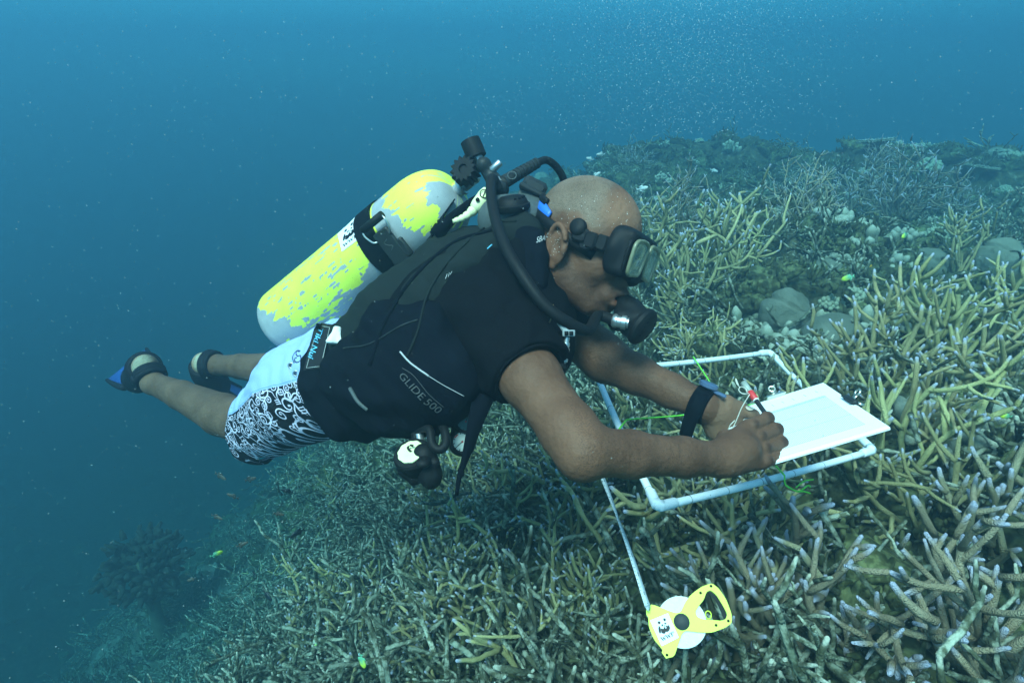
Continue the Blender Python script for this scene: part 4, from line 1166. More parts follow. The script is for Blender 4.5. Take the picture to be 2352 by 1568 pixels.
# dome valve, lid and hose clip on the shoulder
mb = MB(); ax = D(-.12, .93, -.35)
mb.lathe(P(1176, 470, 1.155), ax, [(-.012, .030), (-.006, .034), (0, .034), (.002, .031), (.010, .028), (.016, .020), (.018, .0)], 28); auto_smooth(mb.build('dump_valve', M['rubber'], vest))
mb = MB()
for k in range(7):
    t = math.radians(-60 + 20 * k) - 1.6; x_ = nrm(np.cross(ax, [0, 0, 1])); y_ = np.cross(ax, x_)
    mb.box(P(1176, 470, 1.155) + ax * .0125 + (x_ * math.cos(t) + y_ * math.sin(t)) * .0235, x_ * math.cos(t) + y_ * math.sin(t), np.cross(ax, x_ * math.cos(t) + y_ * math.sin(t)), ax, .006, .004, .003)
mb.build('valve_slot', M['vest_dark'], vest)
mb = MB(); mb.box(P(1228, 428, 1.20), D(.9, -.45, 0), D(.45, .9, -.1), D(0, .1, 1), .050, .026, .034, .007); mb.box(P(1224, 440, 1.20), D(.9, -.45, 0), D(.45, .9, -.1), D(0, .1, 1), .058, .010, .040, .003)
auto_smooth(mb.build('inflator_elbow', M['plastic'], vest))
# white pull knobs (fluted bells), one at the hip and one on the chest
def knob(c, ax, name='pull_knob', s=1.0):
    mb = MB(); ax = nrm(ax); x = nrm(np.cross(ax, [.3, 1, 0])); y = np.cross(ax, x); ns = 30; V = []
    prof = [(0, .0045), (.002, .0062), (.006, .0066), (.010, .0075), (.018, .0110), (.024, .0135), (.027, .0128), (.028, .008)]
    for z, r in prof:
        for t in np.linspace(0, 2 * math.pi, ns, endpoint=False):
            q = r * (1 + (.22 * math.cos(3 * t)) * min(1, z / .02)); V.append(c + ax * z * s + (x * math.cos(t) + y * math.sin(t)) * q * s)
    F = [(i * ns + j, i * ns + (j + 1) % ns, (i + 1) * ns + (j + 1) % ns, (i + 1) * ns + j) for i in range(len(prof) - 1) for j in range(ns)] + [tuple(range(ns)), tuple(range(len(V) - ns, len(V)))]
    mb.add(V, F); return mb.build(name, M['white_plastic'], vest)
kp = cast(tV, 776, 752, .010); kp = P(775, 750, 1.20) if kp is None else P(775, 750, min(float(kp @ _F), 1.2))
knob(kp, D(-.05, -1, -.15), s=1.25)
ck = P(1247, 737, 1.005)
knob(ck, D(.1, -1, -.1), s=.86)
gold = plain('gold_cord', (.30, .22, .08), .6)
MB().tube(spline([P(1244, 690, 1.03), P(1246, 712, 1.01), P(1247, 738, 1.005)], 8), .0012, 6).build('pull_cord', gold, vest)
MB().tube(spline([P(1271, 700, 1.03), P(1268, 725, 1.01), P(1258, 748, 1.01)], 8), .0010, 6).build('pull_cord', gold, vest)
# grey clip and chrome quick coupling
mb = MB(); a_ = D(.55, -.8, -.1)
mb.box(P(1294, 752, .995), a_, D(.8, .55, 0), D(0, 0, 1), .026, .010, .012, .002)
mb.box(P(1306, 765, .985), D(1, 0, 0), D(0, 1, 0), D(0, 0, 1), .020, .0105, .010, .0012); auto_smooth(mb.build('hose_clip', plain('grey_clip', (.22, .26, .27), .5), vest))
mb = MB()
for x in (1301, 1312): mb.box(P(x, 765, .978), D(1, 0, 0), D(0, 1, 0), D(0, 0, 1), .0062, .0065, .002)
mb.build('clip_window', M['rubber'], vest)
mb = MB(); c0 = P(1303, 774, .99); ax = nrm(P(1291, 834, .99) - c0)
mb.lathe(c0, ax, [(0, .0045), (.008, .0045), (.009, .0062), (.013, .0068), (.017, .0060), (.018, .0078), (.025, .0078), (.026, .0062), (.034, .0066), (.035, .0085), (.040, .0085), (.041, .006), (.046, .005)], 20)
auto_smooth(mb.build('quick_coupling', M['silver'], vest))
mb = MB(); pts = spline([P(1291, 834, .99), P(1285, 850, .99), P(1270, 868, 1.0), P(1262, 850, 1.02)], 22); mb.tube(pts, .0105 + .0012 * np.sin(np.arange(22) * 2.2), 12)
pts = spline([P(1276, 765, 1.02), P(1270, 800, 1.01), P(1273, 842, 1.0)], 40); mb.tube(pts, .011 + .0018 * np.sin(np.arange(40) * 1.6), 12); mb.build('corrugated_hose', M['rubber'], vest)
# hanging crotch strap
mb = MB(); mb.ribbon(spline([P(1112, 905, .99), P(1095, 960, .985), P(1078, 1020, .99), P(1060, 1080, 1.0)], 20), D(1, .35, 0), np.linspace(.036, .008, 20), .004)
mb.ribbon(spline([P(1060, 1080, 1.0), P(1054, 1100, 1.0), P(1049, 1136, 1.005)], 8), D(1, .2, 0), np.linspace(.010, .006, 8), .004)
mb.box(P(1059, 1084, 1.0), D(.95, .3, 0), D(-.3, .95, 0), D(0, 0, 1), .009, .014, .007, .002); mb.build('strap', M['vest_dark'], vest)
mb = MB(); mb.ribbon(spline([P(985, 960, 1.06), P(1000, 985, 1.02), P(1030, 940, 1.0), P(1070, 915, 1.0)], 16), D(0, 1, -.5), .024, .003); mb.build('strap', M['vest_dark'], vest)

# patch, eyelets and ink mark on the shorts
tH = bvh(shorts, cummer)
decal(tH, [(727, 742), (762, 748), (741, 846), (700, 851)], M['black_patch'], 'sewn_patch', shorts, 8, 14, off=.0035)
tP = bvh([o for o in bpy.data.objects if o.name.startswith('sewn_patch')][0])
text_decal(tP, 'Tiki', [(744, 757), (733, 789), (721, 786), (732, 754)], M['cyan_thread'], 'lettering', shorts, off=.0018, shear=.15, bold=.01)
text_decal(tP, 'Nui', [(731, 796), (721, 826), (708, 822), (718, 792)], M['cyan_thread'], 'lettering', shorts, off=.0018, shear=.15, bold=.01)
for pl in ([(731, 748), (758, 753), (738, 841), (705, 845), (731, 748)],): 
    pts = [cast(tP, *q, .0012) for i in range(4) for q in [tuple(np.array(pl[i]) * (1 - s) + np.array(pl[i + 1]) * s) for s in (0, .33, .66)]]
    pts = [q for q in pts if q is not None]; MB().tube(pts, .0006, 4).build('stitching', M['grey_thread'], shorts)
for (x, y) in ((669, 839), (680, 857)):
    c = cast(tS, x, y, .001)
    if c is not None:
        MB().tube([c + (D(1, 0, 0) * math.cos(t) + D(0, 1, 0) * math.sin(t)) * .0055 for t in np.linspace(0, 6.2832, 15)], .0018, 6, cap=False).build('eyelet', M['silver'], shorts)
        MB().lathe(c, D(0, 0, -1), [(0, .0042), (.0008, .0042)], 12).build('eyelet_hole', M['navy_ink'], shorts)
for pl in ([(688, 808), (683, 806), (680, 812), (684, 818), (690, 816), (690, 828), (680, 832), (676, 824), (682, 821)], [(676, 834), (672, 822), (676, 812), (683, 805), (690, 806)]):
    line_decal(tS, pl, .0017, M['navy_ink'], 'ink_emblem', shorts, off=-.0006, n=20)
line_decal(tS, [(660, 835), (668, 868), (676, 890), (700, 872), (730, 850)], .0008, M['grey_thread'], 'stitching', shorts, off=0, n=22)

# ------------------------------------------------------------------ tank
TB, TT = P(648, 750, 1.56), P(1062, 427, 1.295)
tank = empty('scuba_tank', TB, 'yellow scuba tank with flaking paint and a white panda sticker on the diver\'s back', 'scuba tank')
TA = nrm(TT - TB); TL = np.linalg.norm(TT - TB); TR = .0875
TX = nrm(-_F - TA * np.dot(-_F, TA)); TY = np.cross(TA, TX); TY = TY if np.dot(TY, _U) > 0 else -TY   # TX to the camera, TY up
def tank_body():
    prof = []
    for t in np.linspace(0, 1, 22): prof.append((-.010 + .045 * (1 - math.cos(t * math.pi / 2)), TR * math.sin(t * math.pi / 2) ** .75))
    for z in np.linspace(.038, TL - .115, 120): prof.append((z, TR))
    for t in np.linspace(0, 1, 46)[1:]: prof.append((TL - .115 + .100 * math.sin(t * math.pi / 2), max(.016, TR * math.cos(t * math.pi / 2) ** .62)))
    prof += [(TL - .012, .0165), (TL - .002, .0165)]
    ns = 150; an = np.linspace(0, 2 * math.pi, ns, endpoint=False); z = np.array([p[0] for p in prof]); r = np.array([p[1] for p in prof])
    Z, A = np.meshgrid(z, an, indexing='ij'); R_ = r[:, None]
    V = TB + Z[..., None] * TA + (TX * np.cos(A)[..., None] + TY * np.sin(A)[..., None]) * R_[..., None]
    n = len(prof); i, j = np.meshgrid(np.arange(n - 1), np.arange(ns), indexing='ij')
    a = i * ns + j; b = i * ns + (j + 1) % ns; F = np.stack([a, b, b + ns, a + ns], -1).reshape(-1, 4)
    m, nn, b_ = nmat('tank_paint'); L = nn.links.new
    at = nn.nodes.new('ShaderNodeAttribute'); at.attribute_name = 'paint'
    tc = nn.nodes.new('ShaderNodeTexCoord'); no = nn.nodes.new('ShaderNodeTexNoise'); no.inputs['Scale'].default_value = 75; no.inputs['Detail'].default_value = 6; L(tc.outputs['Object'], no.inputs[0])
    ad = nn.nodes.new('ShaderNodeMath'); ad.operation = 'MULTIPLY_ADD'; ad.inputs[1].default_value = .75; L(no.outputs[0], ad.inputs[0]); L(at.outputs['Fac'], ad.inputs[2])
    mr = nn.nodes.new('ShaderNodeMapRange'); mr.inputs[1].default_value = .36; mr.inputs[2].default_value = .40; L(ad.outputs[0], mr.inputs[0])
    n2 = nn.nodes.new('ShaderNodeTexNoise'); n2.inputs['Scale'].default_value = 9; n2.inputs['Detail'].default_value = 8; n2.inputs['Roughness'].default_value = .7; L(tc.outputs['Object'], n2.inputs[0])
    g = nn.nodes.new('ShaderNodeValToRGB'); g.color_ramp.elements[0].position = .3; g.color_ramp.elements[0].color = (.21, .24, .25, 1); g.color_ramp.elements[1].position = .7; g.color_ramp.elements[1].color = (.36, .40, .41, 1); L(n2.outputs[0], g.inputs[0])
    y = nn.nodes.new('ShaderNodeValToRGB'); y.color_ramp.elements[0].position = .25; y.color_ramp.elements[0].color = (.58, .72, .07, 1); y.color_ramp.elements[1].position = .6; y.color_ramp.elements[1].color = (.72, .86, .085, 1); L(n2.outputs[0], y.inputs[0])
    mx = nn.nodes.new('ShaderNodeMix'); mx.data_type = 'RGBA'; L(mr.outputs[0], mx.inputs[0]); L(g.outputs[0], mx.inputs[6]); L(y.outputs[0], mx.inputs[7]); L(mx.outputs[2], b_.inputs['Base Color'])
    b_.inputs['Roughness'].default_value = .55; b_.inputs['Specular IOR Level'].default_value = .3
    bp = nn.nodes.new('ShaderNodeBump'); bp.inputs['Strength'].default_value = .5; bp.inputs['Distance'].default_value = .0012; L(mr.outputs[0], bp.inputs['Height']); L(bp.outputs[0], b_.inputs['Normal'])
    o = mesh_obj('cylinder_body', V.reshape(-1, 3), F, m, tank)
    s = (Z / TL).ravel(); an_ = np.arctan2(np.sin(A), np.cos(A)).ravel()           # 0 to the camera, + up
    q = np.stack([s * 5.5, np.cos(an_) * 2.6, np.sin(an_) * 2.6], -1)
    f = .46 + .5 * fbm(q * 2.2, 4) + .9 * (fbm(q * np.array([1.6, 4.6, 4.6]) * 2.0 + 40, 3))
    low = np.clip((-.35 - an_) / .5, 0, 1) * (an_ > -2.6)
    f = f - .9 * np.clip((fbm(q * np.array([5, 9, 9]) + 70, 3) - .29) / .04, 0, 1)
    f = f - low * (.42 + 1.3 * np.abs(fbm(q * np.array([2.2, 5, 5]), 3))) * np.clip((s - .1) / .1, 0, 1)
    f = f - 1.5 * np.clip((.135 - .10 * an_ + .05 * fbm(q * 3, 3) - s) / .02, 0, 1) + .9 * ((fbm(q * 4 + 9, 2) > .34) & (s < .12))
    band = np.clip((s - .70) / .01, 0, 1) * np.clip((.805 - .05 * np.clip(an_, -1, 1) + .03 * fbm(q * 4, 3) - s) / .012, 0, 1); f = f - 1.6 * band
    f = f - 1.6 * np.clip((s - .915 + .05 * fbm(q * 4 + 3, 3)) / .01, 0, 1) * (np.abs(an_ + .1) < .62 + .3 * fbm(q * 5, 2))
    f = f - 1.2 * np.exp(-((s - .60) / .055) ** 2 - ((an_ + .75) / .28) ** 2)
    set_attr(o, f, 'paint')
    return o
tbody = tank_body()
tT = bvh(tbody)
decal(tT, [(776, 538), (820, 494), (829, 546), (786, 578)], M['sticker'], 'panda_sticker', tank, 12, 12, off=.0008)
# webbing strap with its cam buckle (belongs to the vest)
def ringpts(z, r, a0=0, a1=2 * math.pi, n=48): return [TB + TA * z + (TX * math.cos(t) + TY * math.sin(t)) * r for t in np.linspace(a0, a1, n)]
mb = MB(); zc = TL * .655
mb.lathe(TB + TA * (zc - .025), TA, [(0, TR + .0005), (0, TR + .004), (.050, TR + .004), (.050, TR + .0005)], 60); auto_smooth(mb.build('tank_band', M['vest_dark'], vest))
bc = cast(tT, 897, 552, .0); bz = TA; bn = nrm(bc - (TB + TA * np.dot(bc - TB, TA))); bt = np.cross(TA, bn); bt = bt if np.dot(bt, _U) > 0 else -bt
def BP(x, y, z): return bc + bz * x + bt * y + bn * z                        # x along the tank, y round it (up), z outwards
mb = MB(); mb.box(BP(.0, -.012, .012), bz, bt, bn, .040, .082, .010, .003); mb.box(BP(.022, -.028, .009), bz, bt, bn, .016, .044, .012, .003)
mb.box(BP(-.018, -.050, .006), bz, bt, bn, .014, .030, .010, .003); auto_smooth(mb.build('cam_buckle', M['plastic'], vest))
mb = MB(); mb.tube([BP(-.030, .050, .014), BP(.030, .050, .014)], .0085, 12); mb.build('strap_roller', M['rubber'], vest)
mb = MB(); 
for s in (-1, 1): mb.tube(spline([BP(s * .026, .052, .014), BP(s * .032, .040, .020), BP(s * .026, .018, .020), BP(s * .018, .012, .016)], 12), .0022, 8)
mb.tube([BP(-.028, .052, .014), BP(.028, .052, .014)], .003, 8); mb.build('wire_loop', M['silver'], vest)
em = MB(); em.tube(spline([BP(.004, .006, .0172), BP(-.006, .002, .0172), BP(-.002, -.006, .0172), BP(.006, -.012, .0172), BP(-.004, -.018, .0172)], 16), .0008, 4); em.build('emblem', M['bladder'], vest)
# black strap crossing the shoulder of the tank
mb = MB(); ps = [cast(tT, x, y, .003) for x, y in ((1040, 462), (1020, 490), (1004, 515), (986, 545))]; ps = [p for p in ps if p is not None] + [P(975, 580, 1.22)]
mb.ribbon(spline(ps, 14), np.cross(TA, _F) * .3 + TA, .020, .003); mb.build('strap', M['vest_dark'], vest)
mb = MB(); mb.ribbon(spline([P(1108, 448, 1.22), P(1075, 470, 1.2), P(1035, 505, 1.18), P(1000, 540, 1.17)], 14), D(.5, 1, 0), np.linspace(.012, .030, 14), .004); mb.build('strap', M['vest_dark'], vest)
# valve and hand wheel
mb = MB(); mb.lathe(TT - TA * .004, TA, [(0, .020), (.006, .020), (.007, .015), (.030, .015), (.031, .011), (.040, .011)], 20); mb.box(TT + TA * .025, TA, TX, TY, .030, .026, .026, .004); auto_smooth(mb.build('valve', M['silver'], tank))
def wheel(c, ax, r, h, mat, name, parent, lobes=14, dep=.12):
    ax = nrm(ax); x = nrm(np.cross(ax, [.2, .1, 1])); y = np.cross(ax, x); ns = lobes * 4; V = []; prof = [(0, .35), (.0, .9), (.1, 1), (.9, 1), (1.0, .88), (1.0, .35), (.85, .3)]
    for z, q in prof:
        for t in np.linspace(0, 2 * math.pi, ns, endpoint=False):
            V.append(c + ax * h * z + (x * math.cos(t) + y * math.sin(t)) * r * q * (1 + (dep * math.cos(lobes * t) if q > .8 else 0) - dep))
    F = [(i * ns + j, i * ns + (j + 1) % ns, (i + 1) * ns + (j + 1) % ns, (i + 1) * ns + j) for i in range(len(prof) - 1) for j in range(ns)] + [tuple(range(ns)), tuple(range(len(V) - ns, len(V)))]
    mb = MB(); mb.add(V, F); return auto_smooth(mb.build(name, mat, parent), 50)
wheel(P(1078, 400, 1.27), D(-.35, .12, -.9), .031, .032, M['rubber'], 'hand_wheel', tank)

# ------------------------------------------------------------------ regulator
reg = empty('breathing_regulator', P(1120, 400, 1.26), 'regulator with black hose running from the tank valve to the diver\'s mouth', 'regulator')
def cylp(a, b, r, mat, name, prof=None, ns=24, parent=None):
    a, b = np.array(a), np.array(b); L = np.linalg.norm(b - a); mb = MB(); prof = prof or [(0, .8), (.08, 1), (.92, 1), (1, .8)]
    mb.lathe(a, (b - a), [(z * L, q * r) for z, q in prof], ns); return auto_smooth(mb.build(name, mat, parent if parent is not None else reg), 40)
cylp(P(1096, 362, 1.255), P(1079, 322, 1.255), .0205, M['rubber'], 'yoke_screw', [(0, .6), (.02, 1), (.48, 1.03), (.97, 1), (1, .6)])
cylp(P(1106, 382, 1.255), P(1095, 354, 1.255), .0095, M['silver'], 'yoke_stem', [(0, 1), (.4, 1), (.42, .8), (.6, .8), (.62, 1), (1, 1)])
mb = MB(); mb.tube(spline([P(1094, 405, 1.28), P(1092, 385, 1.265), P(1107, 374, 1.25), P(1126, 384, 1.25), P(1135, 402, 1.26)], 20), .0065, 10); mb.build('yoke', M['silver'], reg)
q = Sdf(.0025); q.ell(P(1111, 378, 1.235), (.0155, .0155, .0155), None, .003); q.cone(P(1120, 392, 1.24), P(1136, 418, 1.24), .014, .016, .005); q.cone(P(1135, 415, 1.235), P(1150, 435, 1.22), .016, .017, .004); q.ell(P(1148, 432, 1.19), (.015, .015, .015), None, .006); q.build('first_stage', M['plastic'], reg)
cylp(P(1128, 392, 1.23), P(1150, 372, 1.225), .0075, M['silver'], 'port_plug')
cylp(P(1138, 412, 1.21), P(1160, 430, 1.205), .0085, M['silver'], 'port_fitting')
# ribbed hose guard and the hose behind the head
mb = MB(); a, b = P(1158, 418, 1.20), P(1234, 374, 1.23); n = 60; ts = np.linspace(0, 1, n)
mb.tube([a * (1 - t) + b * t for t in ts], .0135 * (1 - .18 * ts) * np.where((np.arange(n) % 6 < 2) & (ts > .3), .84, 1.0), 16); auto_smooth(mb.build('hose_guard', M['plastic'], reg), 50)
cc = P(1176, 403, 1.19); MB().tube([cc + (D(1, 0, 0) * math.cos(t) * 1.1 + D(0, 1, 0) * math.sin(t)) * .0075 for t in np.linspace(0, 6.2832, 19)], .0011, 6, cap=False).build('emblem', M['bladder'], reg)
MB().tube(spline([P(1232, 375, 1.23), P(1256, 368, 1.25), P(1280, 386, 1.27), P(1296, 418, 1.29), P(1302, 470, 1.33), P(1290, 540, 1.34)], 40), .0078, 12).build('hose', M['rubber'], reg)
# main hose: over the near shoulder to the mouth
R2 = H(.156, -.006, -.112); R2A = nrm(_fw * .95 - _up * .22 - _lf * .12)
conn = H(.128, -.043, -.120)
pix = [(1146, 436, 1.18), (1131, 410, 1.165), (1128, 450, 1.13), (1140, 510, 1.08), (1165, 575, 1.03), (1205, 640, .995), (1250, 700, .985), (1300, 738, .99), (1350, 758, 1.02)]
hp = [P(*q) for q in pix] + [conn - _fw * .03 - _lf * .004 - _up * .002, conn]
MB().tube(spline(hp, 90), .0098, 14).build('hose', M['rubber'], reg)
cylp(conn - nrm(_fw * .9 + _up * .2) * .004, conn + nrm(_fw * .95 + _up * .15 + _lf * .2) * .026, .0125, M['silver'], 'hose_fitting', [(0, .8), (.1, 1), (.3, 1), (.33, .9), (.55, .9), (.58, 1.05), (.85, 1.05), (.9, .8), (1, .8)])
q = Sdf(.0022); q.cone(H(.118, 0, -.084), H(.140, -.003, -.095), .015, .020, .008); q.cone(H(.138, -.004, -.102), R2, .027, .032, .012); q.cone(H(.138, -.03, -.112), H(.15, .02, -.118), .017, .017, .012)
q.box(R2 + R2A * .038, (.020, .06, .06), (R2A, _lf, _up), .002, .004, 's'); q.build('second_stage', M['rubber'], reg)
mb = MB(); mb.lathe(R2 + R2A * .010, R2A, [(0, .034), (.006, .0365), (.012, .0355), (.015, .032), (.018, .027), (.020, 0.0)], 36); auto_smooth(mb.build('front_cover', M['rubber'], reg), 30)
mb = MB(); x_ = nrm(np.cross(R2A, _up)); y_ = np.cross(R2A, x_)
for sx in (-1, 1):
    for k in range(4): mb.box(R2 + R2A * .0285 + x_ * sx * (.014) + y_ * (.009 * (k - 1.5)) - R2A * .0014, x_, y_, R2A, .014, .0035, .003)
mb.build('cover_slot', M['vest_dark'], reg)
mb = MB(); mb.box(H(.125, 0, -.130), _fw, _lf, _up, .024, .060, .018, .006); mb.build('exhaust_tee', M['rubber'], reg)
# spare second stage hanging under the belly
oct_ = empty('spare_regulator', P(960, 1060, .99), 'spare mouthpiece with pale yellow cover hanging below the diver\'s belly', 'regulator')
oa = nrm(D(-.20, .72, -.66)); oc = P(948, 1046, 1.0)
ox = nrm(np.cross(oa, D(0, 0, 1))); oy = np.cross(oa, ox)
mb = MB(); mb.lathe(oc, oa, [(-.040, .018), (-.030, .026), (-.010, .030), (-.004, .0315), (.004, .0315), (.008, .029), (.009, .0)], 36); auto_smooth(mb.build('housing', M['rubber'], oct_), 30)
M['cream'] = plain('pale_yellow_plastic', (.66, .68, .38), .5, nscale=60, namt=.07, spec=.3)
wheel(oc + oa * .0085, oa, .0225, .003, M['cream'], 'front_cover', oct_, 10, .03)
mb = MB(); cs = oc + oa * .0118; mb.ribbon(spline([cs + ox * .006 + D(0, 1, 0) * .0055, cs - ox * .001 + oy * .0, cs + D(-.6, .35, 0) * .004, cs, cs + D(.6, -.3, 0) * .004, cs - D(.5, .6, 0) * .007], 16) if False else spline([cs + (D(1, 0, 0) * u + D(0, 1, 0) * v) * .001 for u, v in ((5, 8.5), (0, 9.5), (-4.5, 5.5), (0, 0), (4.5, -4), (0, -9), (-5, -8))], 20), oa * .1 + D(1, .5, 0), .0034, .0008); mb.build('emblem', M['rubber'], oct_)
q = Sdf(.0025); q.cone(P(975, 1045, 1.0), P(990, 1090, 1.0), .020, .019, .01); q.cone(P(990, 1070, 1.0), P(1000, 1062, .99), .012, .008, .004); q.cone(P(940, 1075, 1.01), P(952, 1098, 1.01), .020, .012, .012); q.cone(P(985, 1088, 1.0), P(990, 1102, 1.0), .016, .015, .006); q.ell(P(972, 1062, .975), (.012, .012, .008), None, .003); q.build('mouthpiece', M['rubber'], oct_)
MB().tube(spline([P(960, 1020, 1.02), P(955, 990, 1.03), P(985, 985, 1.0), P(993, 1020, .985), P(1010, 1032, .98), P(1024, 1018, .985), P(1022, 990, 1.0), P(1005, 960, 1.03)], 50), .0072, 12).build('hose', M['rubber'], oct_)
cylp(P(966, 1016, 1.02), P(962, 994, 1.03), .0075, M['silver'], 'hose_fitting', parent=oct_)
# gauge console
con = empty('gauge_console', P(1066, 990, 1.05), 'twin dive gauges in a black holder hanging beside the belly strap', 'dive gauge')
q = Sdf(.0025); q.cone(P(1070, 965, 1.08), P(1062, 1016, 1.06), .023, .024, .004); q.cone(P(1072, 950, 1.08), P(1085, 915, 1.10), .014, .009, .01); q.box(P(1066, 990, 1.03), (.08, .08, .012), (D(1, 0, 0), D(0, 1, 0), D(0, 0, 1)), .002, .003, 's'); q.build('gauge_holder', M['rubber'], con)
def dial(c, r, col, hand, name):
    cv = Canvas(128, 128, col)
    for k in range(12):
        a = k * math.pi / 6 + .3; cv.stroke([(64 + 46 * math.cos(a), 64 + 46 * math.sin(a)), (64 + 56 * math.cos(a), 64 + 56 * math.sin(a))], 5, (.03, .03, .03))
    cv.stroke([(64, 64), (64 + 38 * math.cos(hand), 64 + 38 * math.sin(hand))], 5, (.03, .03, .03)); cv.stroke([(20, 40), (38, 24)], 6, (.6, .06, .05)); cv.ell(64, 64, 6, 6, (.5, .05, .05))
    m = cv.mat(name + '_print', .3); ax = D(.06, .12, -1); x = D(1, 0, 0); y = D(0, 1, .1); V = [c] + [c + (x * math.cos(t) + y * math.sin(t)) * r for t in np.linspace(0, 2 * math.pi, 28, endpoint=False)]
    F = [(0, i + 1, (i + 1) % 28 + 1) for i in range(28)]; o = mesh_obj('dial', V, F, m, con); uv = o.data.uv_layers.new(name='UVMap'); k = 0
    for f in F:
        for i in f:
            t = 2 * math.pi * (i - 1) / 28; uv.data[k].uv = (.5, .5) if i == 0 else (.5 + .49 * math.cos(t), .5 + .49 * math.sin(t)); k += 1
    MB().tube([c + (x * math.cos(t) + y * math.sin(t)) * r for t in np.linspace(0, 6.2832, 29)], .0026, 8, cap=False).build('bezel', M['rubber'], con)
dial(P(1070, 968, 1.040), .0175, (.16, .30, .30), -1.2, 'depth_gauge'); dial(P(1062, 1014, 1.040), .0185, (.62, .66, .64), 2.4, 'pressure_gauge')
# low pressure inflator with cream grip lying over the tank strap
inf = MB(); a, b = P(1122, 440, 1.19), P(1040, 508, 1.175); n = 30; ts = np.linspace(0, 1, n)
inf.tube([a * (1 - t) + b * t + _U * .012 * math.sin(t * 3.1) * (-1) for t in ts], np.interp(ts, [0, .1, .3, .5, 1], [.013, .0155, .0145, .009, .0045]) * np.where((np.arange(n) % 4 < 1) & (ts > .4), .78, 1), 14)
auto_smooth(inf.build('inflator_grip', M['cream'], reg), 50)
cc = P(1112, 445, 1.172); MB().tube([cc + (D(1, 0, 0) * math.cos(t) + D(0, 1, 0) * math.sin(t)) * .0080 for t in np.linspace(0, 6.2832, 19)] , .0010, 6, cap=False).build('emblem', M['rubber'], reg); MB().tube([cc + D(.4, 1, 0) * .0075, cc - D(.4, 1, 0) * .0075], .0009, 6).build('emblem', M['rubber'], reg)
MB().lathe(P(1097, 459, 1.170), D(0, 0, -1), [(0, .004), (.002, .004)], 14).build('grip_hole', M['rubber'], reg)

# ------------------------------------------------------------------ mask
mask = empty('dive_mask', H(.09, 0, 0), 'black dive mask with two lenses and a blue strap pad on the diver\'s face', 'dive mask')
q = Sdf(.0025)
q.box(H(.080, 0, .000), (.036, .078, .042), HAX, .028, .012); q.box(H(.104, 0, -.002), (.022, .076, .043), HAX, .014, .008)
q.cone(H(.112, 0, -.010), H(.120, 0, -.040), .018, .015, .010); q.ell(H(.088, 0, .002), (.030, .084, .044), HAX, .012)
q.box(H(.030, 0, .0), (.042, .12, .09), HAX, .01, .01, 's'); q.build('mask_skirt', M['rubber'], mask)
LT = nrm(_fw * 1 + _up * .0); glass, gn, gb = nmat('mask_glass')
gb.inputs['Base Color'].default_value = (.50, .60, .50, 1); gb.inputs['Roughness'].default_value = .04; gb.inputs['Specular IOR Level'].default_value = 1.0; gb.inputs['Alpha'].default_value = .72; gb.inputs['Metallic'].default_value = .5  # pale green-grey base colour stands in for reflections on the lenses
frame_m = plain('mask_frame', (.16, .17, .10), .35, nscale=50, spec=.6)
for s in (-1, 1):
    sidev = nrm(_lf * s - _fw * .03); n_ = nrm(_fw + _lf * s * .03); c = H(.132, s * .043, -.004)
    def loop(w, h, off, k=24, pw=.42):
        out = []
        for t in np.linspace(0, 2 * math.pi, k, endpoint=False):
            cx = math.copysign(abs(math.cos(t)) ** pw, math.cos(t)); cy = math.copysign(abs(math.sin(t)) ** pw, math.sin(t))
            out.append(c + sidev * (w * cx * (1 + .10 * cy)) + _up * (h * cy - .004 * max(0, cx)) + n_ * off)
        return out
    lp = loop(.0345, .0305, 0); mb = MB(); mb.tube(lp + [lp[0]], .0036, 8, cap=False); mb.build('lens_frame', frame_m, mask)
    lp = loop(.0345, .0305, -.010); mb = MB(); mb.tube(lp + [lp[0]], .0034, 8, cap=False); mb.build('lens_frame', M['rubber'], mask)
    lp = loop(.0275, .0240, -.004); mb = MB(); mb.tube(lp + [lp[0]], .0012, 6, cap=False); mb.build('lens_rim', M['silver'], mask)
    V = [c + n_ * .0] + loop(.034, .030, .0); k = len(V) - 1; mesh_obj('lens', V, [(0, i + 1, (i + 1) % k + 1) for i in range(k)], glass, mask, smooth=False)
def head_ring(y0, y1, zoff, wv, th, mat, name, r=1.0, n=40):
    pts = []
    for t in np.linspace(y0, y1, n):
        a = math.radians(t); pts.append(H(-.008 - .1005 * math.cos(a) * r + .0, .0825 * math.sin(a) * r, .022 + zoff + .030 * math.cos(a)))
    mb = MB(); mb.ribbon(pts, _up, wv, th); return mb.build(name, mat, mask)
blue = plain('blue_strap_pad', (.015, .13, .55), .5, nscale=60, namt=.1)
head_ring(-128, 128, -.026, .018, .0045, M['rubber'], 'strap')
head_ring(-52, 52, .004, .012, .006, M['rubber'], 'strap')
head_ring(-64, 64, -.014, np.concatenate([np.linspace(.016, .040, 10), np.full(20, .042), np.linspace(.040, .016, 10)]), .004, blue, 'strap_pad')
mb = MB(); bx = H(.024, -.0850, .004); mb.box(bx, _fw, _up, _lf, .030, .026, .012, .004); mb.box(H(.046, -.0835, .000), _fw, _up, _lf, .024, .030, .012, .004); mb.box(H(.038, -.083, -.010), _fw, _up, _lf, .020, .018, .008, .003); mb.box(H(.068, -.078, .002), nrm(_fw + _lf * .2), _up, _lf, .020, .028, .012, .003)
auto_smooth(mb.build('strap_buckle', M['rubber'], mask), 30)
mb = MB(); mb.lathe(H(.016, -.083, .016), -_lf, [(0, .015), (.008, .0155), (.011, .012), (.012, 0)], 22); mb.build('strap_buckle', M['rubber'], mask)

